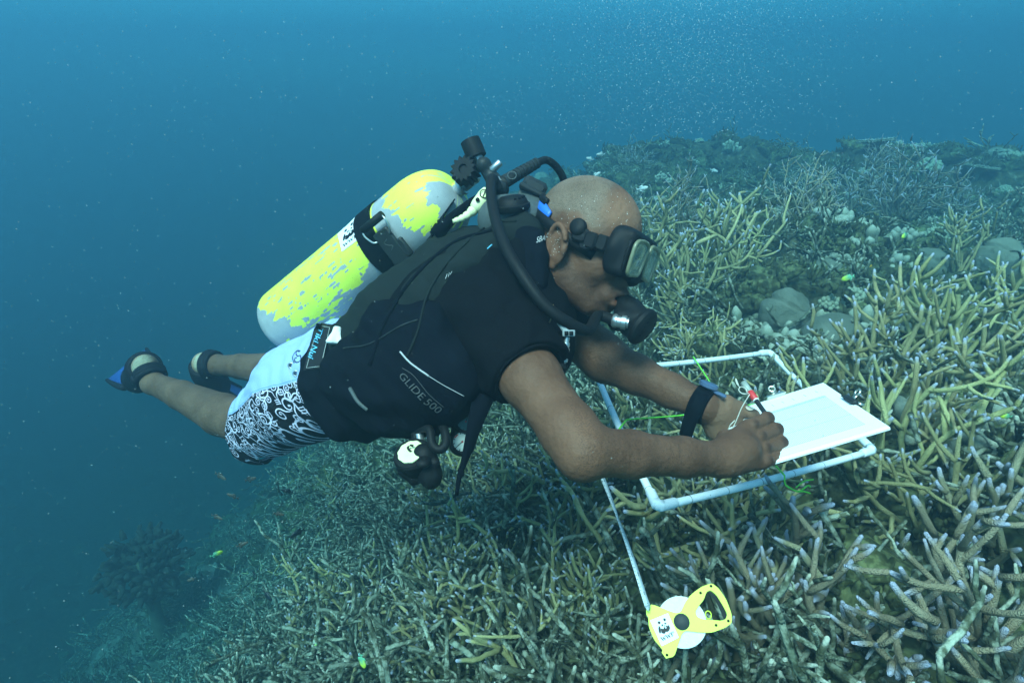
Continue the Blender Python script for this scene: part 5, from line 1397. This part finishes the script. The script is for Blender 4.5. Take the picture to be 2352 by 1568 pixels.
# collar of the undershirt with part of a brand word
tC = bvh(tshirt); 
q = Sdf(.003); q.cone(P(1206, 560, 1.14), P(1212, 660, 1.12), .036, .040, .015); q.chain([P(1232, 545, 1.12), P(1238, 590, 1.10), P(1240, 650, 1.09)], [.016, .016, .014], .01); q.build('collar_strap', M['vest_dark'], vest)
tK = bvh([o for o in vest.children if o.name.startswith('collar_strap')][0])
text_decal(tK, 'SBAF', [(1232, 546), (1258, 538), (1258, 550), (1232, 559)], M['piping'], 'lettering', vest, shear=.3, off=.0015)

# ------------------------------------------------------------------ fins
M['fin_rubber'] = plain('fin_rubber', (.007, .009, .013), .7, nscale=80, spec=.12)
M['fin_blue'] = plain('fin_blue', (.012, .06, .25), .5, nscale=40, namt=.2)
def fin(name, label, heel, toe, ank, b0, b1, wdir, w, tube_r=.010):
    f = empty(name, heel, label, 'swim fin', 'pair of blue and black open-heel fins')
    q = Sdf(.003); ax = nrm(toe - heel)
    q.chain([heel + ax * .035, toe], [.050, .048], .01); q.ell(toe, (.052, .052, .052), None, .01); q.chain([heel + ax * .05, b0], [.045, .030], .03)
    q.cone(heel - ax * .03, heel + ax * .06, .036, .034, .004, 's'); q.build('foot_pocket', M['fin_rubber'], f)
    x = nrm(np.cross(ax, [0, 0, 1])); y = np.cross(ax, x)
    mb = MB(); mb.tube([heel + ax * .012 + (x * math.cos(t) + y * math.sin(t)) * .042 for t in np.linspace(0, 6.2832, 33)], .0105, 10, cap=False); mb.build('heel_strap', M['fin_rubber'], f)
    an = nrm(ank - heel); x2 = nrm(np.cross(an, [0, 0, 1])); y2 = np.cross(an, x2); c = heel * .42 + ank * .58
    mb = MB()
    for k in range(3): mb.tube([c + an * (.010 * (k - 1)) + (x2 * math.cos(t) + y2 * math.sin(t)) * (.043 - .001 * k) for t in np.linspace(0, 6.2832, 33)], .0085, 8, cap=False)
    mb.build('ankle_strap', M['fin_rubber'], f)
    mb = MB(); mb.box(c + x2 * .046 * np.sign(np.dot(x2, -_F)), y2, an, x2, .030, .026, .014, .004); mb.build('strap_buckle', M['fin_rubber'], f)
    bd = b1 - b0; n = 14; ts = np.linspace(0, 1, n); wd = nrm(wdir - nrm(bd) * np.dot(wdir, nrm(bd)))
    mb = MB(); mb.ribbon([b0 + bd * t for t in ts], wd, w * (.55 + .45 * ts ** .7) * .86, .004); mb.build('blade', M['fin_blue'], f)
    for s in (-1, 1):
        mb = MB(); mb.tube([b0 + bd * t + wd * s * w * (.55 + .45 * t ** .7) * .45 for t in ts], tube_r * (1.25 - .5 * ts), 8, round_end=True); mb.build('side_rail', M['fin_rubber'], f)
    mb = MB(); mb.tube([b0 + bd * t for t in ts[:8]], tube_r * (1.5 - 1.0 * ts[:8]), 8, round_end=True); mb.build('centre_rib', M['fin_rubber'], f)
    return f
fin('swim_fin', 'blue and black fin on the near foot whose pale heel faces the camera', HEEL_R, P(318, 868, 2.15), AN_R, P(318, 864, 2.14), P(292, 836, 2.62), D(.80, .58, 0), .215)
fin('swim_fin', 'darker fin on the far foot, its blade hidden behind the near calf', HEEL_L, P(492, 885, 2.20), AN_L, P(497, 888, 2.22), P(575, 930, 2.62), D(-.5, .8, .1), .20)
# ------------------------------------------------------------------ clipboard held on the left hand
b0 = P(1722, 1083, .985); b1 = P(2017, 984, .975); b2 = P(1905, 868, 1.20)
v1, v2 = b1 - b0, b2 - b1
_l1, _l2 = np.linalg.norm(v1), np.linalg.norm(v2); _bis = nrm(nrm(v1) + nrm(v2)); _dif = nrm(nrm(v1) - nrm(v2))
BX, BY = nrm(nrm(_bis + _dif) * .65 + nrm(v1) * .35), None; BY = nrm(nrm(_bis - _dif)); BY = nrm(BY - BX * np.dot(BX, BY)); BN = np.cross(BX, BY); BN = BN if BN[2] > 0 else -BN
BC = (b0 + b1 + b2 + (b0 + b2 - b1)) / 4; BW, BH = _l1, _l2 * .97
def BD(x, y, z=0): return BC + BX * x * BW + BY * y * BH + BN * z               # x, y from -.5 to .5
M['slate'] = plain('white_board', (.88, .89, .89), .45, nscale=30, namt=.03, bump=.05, spec=.3)
board = empty('clipboard', BC, 'white writing board with a data sheet and two metal clips, held in both hands', 'clipboard')
mb = MB(); mb.box(BC - BN * .0035, BX, BY, BN, BW, BH, .006, .0012); auto_smooth(mb.build('backing_board', M['slate'], board), 20)
cv = Canvas(640, 620, (.90, .91, .91)); ink = (.34, .36, .40)
for k in range(62): cv.stroke([(70 + k * 8.2, 150), (70 + k * 8.2, 560)], 1.6, ink)
for y in (150, 160, 172, 290, 430, 560): cv.stroke([(70, y), (572, y)], 1.2, ink)
rg = np.random.default_rng(9)
for k in range(62): cv.stroke([(72 + k * 8.2, 163 + rg.uniform(-2, 2)), (75 + k * 8.2, 168)], 2.0, (.35, .42, .5))
for x, l in ((60, 10), (100, 14), (140, 8), (180, 12), (300, 28), (360, 26), (420, 30), (490, 26), (560, 28)): cv.stroke([(x, 70), (x + 3, 70 + l)], 2.2, ink)
for x in (60, 90, 125, 165, 210): cv.ell(x, 118, 2.5, 2.5, (.3, .35, .42))
sh = cv.mat('survey_sheet_print', .6)
V = [BD(-.485, -.47, .0008), BD(.485, -.47, .0008), BD(.485, .48, .0008), BD(-.485, .48, .0008)]; V += [v - BN * .0006 for v in V]
o = mesh_obj('data_sheet', V, [(0, 1, 2, 3), (7, 6, 5, 4), (0, 4, 5, 1), (1, 5, 6, 2), (2, 6, 7, 3), (3, 7, 4, 0)], sh, board, smooth=False)
uv = o.data.uv_layers.new(name='UVMap'); k = 0
UVs = [(0, 0), (1, 0), (1, 1), (0, 1)] * 2
for p in o.data.polygons:
    for i in p.vertices: uv.data[k].uv = UVs[i]; k += 1
M['chrome'] = plain('nickel', (.62, .60, .50), .28, metal=.9, nscale=60, namt=.15)
def clip(c, along, outd, name, blade):
    e = empty(name, c); e.parent = board; e.location = Vector(c) - Vector(BC)
    mb = MB(); mb.box(c + BN * .002, along, outd, BN, .036, .010, .011, .002); mb.tube([c + along * .018 - outd * .006 + BN * .007, c - along * .018 - outd * .006 + BN * .007], .0016, 8); auto_smooth(mb.build('clip_jaw', blade, e), 30)
    mb = MB(); h = nrm(outd * .9 + BN * .8); mb.box(c + h * .009, along, h, np.cross(along, h), .010, .014, .0015); q = c + h * .0195
    mb.tube([q + (along * math.cos(t) + h * math.sin(t)) * .0058 for t in np.linspace(0, 6.2832, 19)], .0019, 8, cap=False); mb.build('clip_handle', M['chrome'], e)
    mb = MB(); h = nrm(outd * .9 - BN * .6); q = c + h * .0175; mb.tube([q + (along * math.cos(t) + h * math.sin(t)) * .0055 for t in np.linspace(0, 6.2832, 19)], .0018, 8, cap=False); mb.build('clip_handle', M['chrome'], e)
clip(BD(.06, .49), BX, BY, 'paper_clip', M['chrome']); clip(BD(.49, .02), BY, BX, 'paper_clip', M['plastic'])
# pencil with red rubber end, tied on with string
pen = empty('pencil', P(1745, 930, 1.10), 'black pencil with a red end gripped in the writing hand', 'pencil')
pa, pb = P(1727, 906, 1.125), P(1800, 1008, 1.055)
u = nrm(pb - pa)
mb = MB(); mb.tube([pa, pa + u * .1], .0042, 8); auto_smooth(mb.build('shaft', plain('black_lacquer', (.01, .01, .012), .4, nscale=80), pen), 30)
mb = MB(); mb.tube([pa - u * .009, pa - u * .006, pa + u * .010, pa + u * .013], [.0042, .0062, .0064, .0045], 12, round_end=True); mb.build('red_cap', plain('red_rubber', (.55, .03, .03), .5), pen)
mb = MB(); mb.lathe(pa + u * .0125, u, [(0, .0055), (.002, .0055)], 12); mb.build('white_band', M['white_plastic'], pen)
mb = MB(); mb.tube([pa - u * .030, pa - u * .006], [.0062, .0055], 12); tb = mb.build('clear_tube', plain('cloudy_tube', (.30, .34, .30), .4), pen)
M['string'] = plain('white_string', (.55, .53, .46), .8)
for pl in ([(1720, 903, 1.12), (1706, 904, 1.12), (1697, 896, 1.125), (1701, 888, 1.13), (1712, 892, 1.12), (1716, 901, 1.115)], [(1700, 890, 1.13), (1692, 880, 1.13), (1690, 869, 1.135), (1696, 884, 1.13)],
           [(1722, 905, 1.115), (1704, 935, 1.12), (1690, 968, 1.13), (1678, 990, 1.14), (1668, 1004, 1.16)], [(1688, 965, 1.13), (1676, 978, 1.13), (1666, 1005, 1.15), (1655, 1025, 1.15)]):
    MB().tube(spline([P(*q) for q in pl], 20), .0009, 6).build('string', M['string'], pen)

# wrist computer strap on the left wrist
ws = empty('wrist_strap', WR_L, 'black fabric strap buckled round the left wrist, its loose end hanging', 'wrist strap')
ax = nrm(WR_L - EL_L); x = nrm(D(0, 1, -.2) - ax * np.dot(D(0, 1, -.2), ax)); y = np.cross(ax, x); c = WR_L - ax * .002
mb = MB(); n = 36; prof = [(-.016, .0315), (-.015, .0345), (0, .0355), (.015, .0345), (.016, .0315)]; mb.lathe(c, ax, prof, n); auto_smooth(mb.build('band', M['vest_dark'], ws), 50)
yy = y if np.dot(y, -_F) > 0 else -y
mb = MB(); mb.ribbon(spline([c + x * .030 + yy * .022, c + yy * .037 + x * .005, c + yy * .036 - x * .02, c + yy * .030 - x * .045, c + yy * .026 - x * .062], 18), ax, np.linspace(.027, .024, 18), .004); mb.build('loose_end', M['vest_dark'], ws)
mb = MB(); mb.lathe(c + x * .036 - yy * .002, nrm(x - yy * .2), [(0, .016), (.002, .018), (.008, .018), (.010, .014)], 24); mb.box(c + x * .034 + ax * .022 - yy * .002, ax, yy, x, .030, .010, .006, .002); auto_smooth(mb.build('gauge_case', plain('blue_grey_case', (.06, .10, .18), .4), ws), 40)

# ------------------------------------------------------------------ quadrat
QN = np.array([.157, -.9, -.41])
def QP(px, py):
    u, v = (px - 1176) / FPX, (py - 784) / FPX; return P(px, py, -.689 / (QN @ np.array([u, v, 1.0])))
quad = empty('quadrat_frame', QP(1660, 970), 'white plastic pipe frame lying on the corals under the clipboard', 'survey frame')
qn = nrm(-(_R * QN[0] - _U * QN[1] + _F * QN[2])); qn = qn if qn[2] > 0 else -qn
C4 = [QP(1510, 1164), QP(2006, 1034), QP(1768, 809), QP(1366, 850)]
M['pvc'] = plain('white_pipe', (.74, .78, .80), .5, nscale=25, namt=.08, bump=.08, spec=.3)
M['mark'] = plain('marker_ink', (.10, .11, .12), .7, bump=0)
for i in range(4):
    a, b = C4[i], C4[(i + 1) % 4]; u = nrm(b - a); L = np.linalg.norm(b - a); sag = lambda t: -_U * .000
    ts = np.linspace(.02, L - .02, 14); pts = [a + u * t - qn * .006 * math.sin(math.pi * t / L) for t in ts]
    MB().tube(pts, .0076, 14).build('pipe', M['pvc'], quad)
    for k in range(1, int(L / .1) + 1):
        t = k * .1 - .02
        if t < L - .03: MB().lathe(a + u * t - qn * .006 * math.sin(math.pi * t / L), u, [(0, .00785), (.0012, .00785)], 16).build('ring_mark', M['mark'], quad)
for i in range(4):
    p = C4[i]; ua = nrm(C4[(i + 1) % 4] - p); ub = nrm(C4[i - 1] - p)
    mb = MB(); mb.tube([p + ua * .044, p + ua * .042, p + ua * .010, p + ua * .003], [.0090, .0099, .0099, .0090], 14); mb.tube([p + ub * .044, p + ub * .042, p + ub * .010, p + ub * .003], [.0090, .0099, .0099, .0090], 14)
    mb.tube([p + ua * .014, p + ua * .004 + ub * .004, p + ub * .014], [.0103, .0108, .0103], 14); mb.build('elbow_joint', M['pvc'], quad, fix=False)
M['line'] = plain('green_line', (.16, .62, .04), .6, nscale=300, namt=.3)
def cord(pix, r=.0020, dz=0): return MB().tube(spline([QP(*q[:2]) + qn * (q[2] if len(q) > 2 else 0) for q in pix], 60), r * (1 + .12 * np.sin(np.arange(60) * 2.1)), 7).build('string', M['line'], quad)
cord([(1590, 826, .010), (1690, 962, -.002), (1798, 1100, .010)]); cord([(1437, 972, .010), (1620, 945, -.002), (1900, 905, .010)]) 
cord([(1412, 1000, .002), (1426, 985, .009), (1437, 972, .010)])
cord([(1798, 1100, .010), (1806, 1112, -.002), (1836, 1122, -.006), (1856, 1113, -.002), (1862, 1118, 0)], .0016); cord([(1806, 1112, -.002), (1830, 1124, -.004), (1845, 1128, 0), (1860, 1136, .004)], .0016); cord([(1828, 1119, 0), (1846, 1108, .004), (1866, 1106, .006)], .0014)

# ------------------------------------------------------------------ measuring tape reel
Z8 = lambda x, y: (1347.5 + x * .2344, 1163.75 + y * .2344)
rc = P(*Z8(920, 1120), 1.04); rz = nrm(-rc + _U * .06); rx = nrm(_R - rz * np.dot(_R, rz)); ry = np.cross(rz, rx)
sc8 = .2344 / FPX * 1.04
def z2(x, y): return ((x - 920) * sc8, -(y - 1120) * sc8)
reel = empty('tape_reel', rc, 'open yellow measuring tape reel with a panda sticker lying on the corals', 'tape reel')
M['neon'] = plain('neon_yellow_plastic', (.62, .74, .05), .45, nscale=40, namt=.06, bump=.05, spec=.35)
def smooth_poly(pts, n=6):
    out = []; m = len(pts); p = [np.array(q[:2], float) for q in pts]
    for i in range(m):
        if len(pts[i]) > 2: out.append(tuple(p[i])); continue
        a, b, c = p[i - 1], p[i], p[(i + 1) % m]; s = (a * .3 + b * .7) if True else a; e = (c * .3 + b * .7)
        for t in np.linspace(0, 1, n): out.append(tuple((1 - t) ** 2 * s + 2 * t * (1 - t) * b + t * t * e))
    return out
outer = smooth_poly([(600, 1010), (655, 965, 1), (700, 975), (870, 1045), (930, 1040), (985, 950), (1050, 880), (1160, 810), (1262, 780), (1320, 830), (1375, 930), (1405, 1060), (1395, 1140), (1330, 1180), (1200, 1222), (1090, 1222), (960, 1205), (925, 1225), (880, 1310), (825, 1425), (745, 1442, 1), (710, 1390, 1), (722, 1368), (650, 1280), (612, 1170), (615, 1080), (600, 1060, 1)])
hole = smooth_poly([(1070, 1040), (1110, 985), (1165, 930), (1200, 860), (1240, 845), (1290, 890), (1335, 985), (1365, 1060), (1345, 1105), (1300, 1120), (1200, 1108), (1130, 1105), (1085, 1085)], 4)
def plate(z0, th, name):
    from mathutils.geometry import tessellate_polygon
    o2 = [z2(*q) for q in outer]; h2_ = [z2(*q) for q in hole]; allp = o2 + h2_; n, m_ = len(o2), len(h2_)
    tr = tessellate_polygon([[Vector((u, v, 0)) for u, v in o2], [Vector((u, v, 0)) for u, v in h2_]])
    V = [rc + rx * u + ry * v + rz * z0 for u, v in allp] + [rc + rx * u + ry * v + rz * (z0 + th) for u, v in allp]; N = len(allp)
    F = [(a, b, c) for a, b, c in tr] + [(a + N, c + N, b + N) for a, b, c in tr] + [(i, (i + 1) % n, (i + 1) % n + N, i + N) for i in range(n)] + [(n + i, n + (i + 1) % m_, n + (i + 1) % m_ + N, n + i + N) for i in range(m_)]
    mb = MB(); mb.add(V, F); return mb.build(name, M['neon'], reel, smooth=False)
plate(.0045, .0022, 'frame_plate'); plate(-.0075, .0022, 'frame_plate')
mb = MB()
for q in ((625, 1005), (1250, 808), (1142, 868), (1365, 1122), (1247, 1158), (758, 1412)):
    u, v = z2(*q); mb.lathe(rc + rx * u + ry * v - rz * .006, rz, [(0, .0022), (.0135, .0022)], 10)
mb.build('rivet', M['rubber'], reel)
mb = MB(); grip = [z2(*q) for q in ((1225, 850), (1290, 900), (1340, 1000), (1362, 1080), (1330, 1110), (1310, 1040), (1275, 940), (1225, 880))]
mb.prism(grip, rc, rx, ry, rz * 1, .004); mb.build('grip', M['rubber'], reel, smooth=False)
u, v = z2(930, 1125); hubc = rc + rx * u + ry * v
n = 30; V = []; spool = MB()
prof = [(-.0045, .010), (-.0045, .0405)] + [(-.0045 + .0075 * (k % 2) * .04 + .0, .0405) for k in range(0)] + [(.0025, .0405)] + [(.0025 + (.0006 if k % 2 else 0), .0405 - .001 * k) for k in range(1, 28)] + [(.0025, .010)]
spool.lathe(hubc, rz, prof, 64); auto_smooth(spool.build('wound_tape', plain('white_tape', (.72, .75, .74), .5, nscale=120, namt=.12), reel), 30)
mb = MB(); mb.lathe(hubc, rz, [(-.008, .0130), (.0078, .0130), (.0086, .0115)], 30); auto_smooth(mb.build('hub', M['plastic'], reel), 30)
st = [z2(*q) for q in ((630, 1110), (808, 1046), (886, 1262), (718, 1336))]
V = [rc + rx * u + ry * v + rz * .0072 for u, v in st] ; V += [q - rz * .0003 for q in V]
o = mesh_obj('panda_sticker', V, [(3, 2, 1, 0), (4, 5, 6, 7), (0, 1, 5, 4), (1, 2, 6, 5), (2, 3, 7, 6), (3, 0, 4, 7)], M['sticker'], reel, smooth=False)
uv = o.data.uv_layers.new(name='UVMap'); k = 0; UVs = [(0, 1), (1, 1), (1, 0), (0, 0)] * 2
for p in o.data.polygons:
    for i in p.vertices: uv.data[k].uv = UVs[i]; k += 1
mb = MB(); u, v = z2(1190, 1065); mb.tube([rc + rx * (u + .0048 * math.cos(t)) + ry * (v + .0062 * math.sin(t)) for t in np.linspace(0, 6.2832, 17)], .0010, 6, cap=False); mb.build('tape_end_ring', M['neon'], reel)
tp = spline([P(1350, 1010, 1.34), P(1392, 1117, 1.22), P(1425, 1205, 1.14), P(1455, 1290, 1.08), P(1482, 1375, 1.045), P(1488, 1392, 1.042), P(1491, 1402, 1.04)], 60)
tw = np.linspace(0, 1, 60); wd = np.array([nrm(_R * math.cos(a) + _F * math.sin(a)) for a in np.interp(tw, [0, .12, .30, .5, .75, .93, 1], [.2, .5, 1.25, .6, .25, .9, 1.5])])
cv = Canvas(64, 1024, (.72, .76, .78)); rg = np.random.default_rng(2)
for k in range(64): cv.stroke([(4, 8 + k * 16), (4 + (26 if k % 5 == 0 else 14), 8 + k * 16)], 2.2, (.2, .22, .25))
for k in range(12): cv.ell(42, 40 + k * 84, 6, 9, (.15, .17, .2)); cv.ell(42, 40 + k * 84, 3, 5, (.72, .76, .78))
tm = cv.mat('tape_print', .5); th = .0005
mb = MB(); mb.ribbon(tp, wd, .0105, th); o = mb.build('measuring_tape', tm, reel, fix=False)
uv = o.data.uv_layers.new(name='UVMap'); k = 0
for p in o.data.polygons:
    for i in p.vertices: uv.data[k].uv = ((0, 1, 1, 0)[i % 4], (i // 4) / 59); k += 1

# ------------------------------------------------------------------ fish
def fish_mesh(seed, deep=.48):
    mb = MB(); n = 14; ns = 12; V = []; t = np.linspace(0, 1, n)
    hgt = deep * np.sin(np.pi * np.clip(t * .92 + .04, 0, 1)) ** .75 * .5 * (1 - .45 * t); wid = hgt * .36
    for i in range(n):
        for a in np.linspace(0, 2 * math.pi, ns, endpoint=False): V.append((.5 - t[i] * .82, wid[i] * math.cos(a), hgt[i] * math.sin(a)))
    F = [(i * ns + j, i * ns + (j + 1) % ns, (i + 1) * ns + (j + 1) % ns, (i + 1) * ns + j) for i in range(n - 1) for j in range(ns)] + [tuple(range(ns))[::-1], tuple(range((n - 1) * ns, n * ns))]
    mb.add(V, F)
    def finp(pts, th=.012): mb.prism(pts, np.array([0, -th / 2, 0]), np.array([1., 0, 0]), np.array([0, 0, 1.]), np.array([0, 1., 0]), th)
    finp([(-.28, .02), (-.5, .17), (-.44, .0), (-.5, -.17), (-.28, -.02)]); finp([(.15, .19), (.0, .28), (-.22, .22), (-.26, .06)]); finp([(.0, -.18), (-.12, -.27), (-.24, -.18), (-.25, -.05)])
    return mb
def fish_mat(name, c0, c1):
    m, n, b = nmat(name); tc = n.nodes.new('ShaderNodeTexCoord'); sp = n.nodes.new('ShaderNodeSeparateXYZ'); n.links.new(tc.outputs['Object'], sp.inputs[0])
    no = n.nodes.new('ShaderNodeTexNoise'); no.inputs['Scale'].default_value = 5; n.links.new(tc.outputs['Object'], no.inputs[0])
    ad = n.nodes.new('ShaderNodeMath'); ad.operation = 'MULTIPLY_ADD'; ad.inputs[1].default_value = .5; n.links.new(no.outputs[0], ad.inputs[0]); n.links.new(sp.outputs[0], ad.inputs[2])
    r = n.nodes.new('ShaderNodeValToRGB'); r.color_ramp.elements[0].position = .15; r.color_ramp.elements[0].color = (*c0, 1); r.color_ramp.elements[1].position = .5; r.color_ramp.elements[1].color = (*c1, 1); n.links.new(ad.outputs[0], r.inputs[0]); n.links.new(r.outputs[0], b.inputs['Base Color']); b.inputs['Roughness'].default_value = .4; return m
FM_ = {'y': fish_mat('yellow_green_scales', (.14, .42, .25), (.62, .80, .06)), 'd': fish_mat('dark_scales', (.008, .012, .018), (.01, .015, .02)), 'p': fish_mat('pale_scales', (.34, .42, .42), (.44, .50, .48)), 'o': fish_mat('orange_brown_scales', (.08, .055, .04), (.14, .09, .06)), 'a': fish_mat('amber_scales', (.65, .36, .03), (.7, .4, .03))}
FMesh = {}
for k in FM_:
    o = fish_mesh(1, .40 if k in 'po' else .52).build('fish_shape', FM_[k]); FMesh[k] = o.data; bpy.data.objects.remove(o)
FISH = [('y', 497, 1272, 2.3, .050, 'yellow-green damselfish over the rubble slope at the left'), ('y', 832, 1517, 1.30, .040, 'yellow-green damselfish hovering at the bottom left over grey branches'), ('y', 728, 1480, 1.9, .028, 'small green fish just left of the lowest damselfish'),
  ('y', 1948, 638, 2.6, .055, 'yellow-tailed fish right of the grey dome coral'), ('y', 2078, 541, 3.0, .055, 'green fish over the edge of the large lilac bush'), ('y', 1611, 472, 3.6, .050, 'faint green fish above the mask, over the far slope'), ('y', 2311, 956, 1.6, .032, 'green fish near the right edge beside the finger coral'), ('y', 1268 + 170, 1000 - 60 + 210, 1.5, .001, ''),
  ('a', 2000, 612, 2.9, .038, 'small orange fish above the round cauliflower coral'), ('p', 1475, 433, 2.6, .050, 'silvery fish just right of the diver\'s bald crown'), ('p', 1380, 355, 3.2, .050, 'pale fish hovering above the diver\'s head'), ('p', 1355, 365, 3.4, .045, 'pale fish left of the one above the head'), ('p', 1370, 402, 2.6, .045, 'pale fish right over the crown'), ('p', 1640, 392, 4.2, .055, 'whitish fish on the far slope'),
  ('d', 660, 1127, 2.2, .045, 'black fish beside the corals below the shorts'), ('d', 684, 1223, 2.0, .050, 'black fish over the pale rubble rock'), ('d', 584, 1317, 2.0, .035, 'small black fish above the tangled branches at the left'), ('d', 614, 1367, 1.9, .045, 'black fish facing down over the staghorn at the bottom left'),
  ('o', 506, 1093, 3.0, .070, 'brown fish over the sand patch left of the slope'), ('o', 535, 1139, 2.9, .062, 'brown fish below the topmost one over the sand'), ('o', 498, 1187, 2.9, .062, 'brown fish at the lower end of the sand patch'), ('o', 575, 1100, 2.8, .060, 'brown fish right of the sand patch'), ('o', 640, 1180, 2.5, .045, 'brown fish above the grey rubble rock'), ('o', 440, 1700 - 1270 + 900, 3.2, .050, 'dim brown fish beside the encrusted post'),
  ('o', 556, 1250, 2.6, .050, 'brown fish right of the yellow-green damselfish at the left')]
rg = np.random.default_rng(21)
for k, x, y, d, s, lb in FISH:
    if not lb: continue
    o = bpy.data.objects.new('reef_fish', FMesh[k]); COL.objects.link(o); o.location = P(x, y, d); o.scale = (s * .5 / .5,) * 3
    o.rotation_euler = (rg.normal() * .15, rg.uniform(-.5, .5) + (1.2 if 'down' in lb or s == .040 else 0), rg.choice([0, 3.14]) + rg.normal() * .5)
    tag(o, lb, 'fish', 'small reef fish over the corals')

# ------------------------------------------------------------------ encrusted post on the deep slope
pt = P(335, 1310, 5.4); post = empty('mooring_post', (pt[0], pt[1], pt[2] - 1.2), 'dark post overgrown with a bushy crown on the deep left slope', 'post')
mb = MB(); zs = np.linspace(-1.9, .1, 30); mb.tube([pt + np.array([.02 * math.sin(z * 3), 0, z]) for z in zs], .058 * (1 + .10 * np.sin(zs * 17) + .06 * np.cos(zs * 31)), 14); mb.build('shaft', plain('crusted_post', (.10, .10, .06), .95, nscale=20, namt=.5, bump=.6), post)
q = []; rg = np.random.default_rng(4); mb = MB()
for k in range(260):
    a = nrm(rg.normal(size=3) * np.array([1, 1, .7])); c = pt + np.array([0, 0, .05]) + a * np.array([.34, .34, .27]) * rg.random() ** .4
    e = nrm(a + rg.normal(size=3) * .5) * rg.uniform(.05, .12); mb.tube([c, c + e * .5 + rg.normal(size=3) * .01, c + e], [.03, .026, .016], 5, round_end=True)
mb.build('growth', plain('dark_growth', (.022, .026, .018), .95, nscale=30, namt=.5), post)

# ------------------------------------------------------------------ drifting specks and fine bubbles
def specks(name, pts, r, mat):
    pts = np.asarray(pts); n = len(pts); r = np.asarray(r)
    o6 = np.array([(1, 0, 0), (-1, 0, 0), (0, 1, 0), (0, -1, 0), (0, 0, 1), (0, 0, -1)], float); f8 = np.array([(0, 2, 4), (2, 1, 4), (1, 3, 4), (3, 0, 4), (2, 0, 5), (1, 2, 5), (3, 1, 5), (0, 3, 5)])
    V = (pts[:, None, :] + o6[None] * r[:, None, None]).reshape(-1, 3); F = (f8[None] + 6 * np.arange(n)[:, None, None]).reshape(-1, 3)
    o = mesh_obj(name, V, F, mat); return tag(o, kind='stuff')
rg = np.random.default_rng(77)
def speck_mat(name, c, al):
    m, n, b = nmat(name); b.inputs['Base Color'].default_value = (*c, 1); b.inputs['Alpha'].default_value = al; b.inputs['Roughness'].default_value = .7
    oi = n.nodes.new('ShaderNodeNewGeometry'); r = n.nodes.new('ShaderNodeMapRange'); r.inputs[3].default_value = al * .35; r.inputs[4].default_value = al; n.links.new(oi.outputs['Random Per Island'], r.inputs[0]); n.links.new(r.outputs[0], b.inputs['Alpha']); return m
n = 7500; d = .45 + 3.2 * rg.random(n) ** .8
pts = [P(x, y, dd) for x, y, dd in zip(rg.uniform(-60, 2410, n), rg.uniform(-60, 1630, n), d)]
specks('drifting_particles', pts, d * rg.choice([.0005, .0009, .0015], n, p=[.6, .3, .1]), speck_mat('plankton', (.45, .50, .46), .32))
n = 3800; x = np.concatenate([1580 + 170 * rg.normal(size=n), 1130 + 40 * rg.normal(size=160)]); y = np.concatenate([(rg.random(n) ** 1.3) * 330 - 20, 320 - 60 * np.abs(rg.normal(size=160))]); n = len(x); d = 1.3 + rg.random(n) * 1.2
specks('fine_bubbles', [P(a, b, c) for a, b, c in zip(x, y, d)], d * rg.choice([.0005, .0009], n, p=[.75, .25]), speck_mat('bubble_white', (.75, .85, .85), .36))
# tiny bubbles clinging to the bald brow, the ear and the mask
hb = bvh(body); pts = []
for k in range(70):
    a = cast(hb, rg.uniform(1300, 1475), rg.uniform(440, 545), .0004)
    if a is not None: pts.append(a)
for k in range(40):
    a = cast(hb, 1275 + rg.normal() * 14, 555 + rg.normal() * 28, .0004)
    if a is not None: pts.append(a)
specks('clinging_bubbles', pts, rg.uniform(.0004, .0009, len(pts)), speck_mat('bubble_bright', (.9, .93, .92), .9))
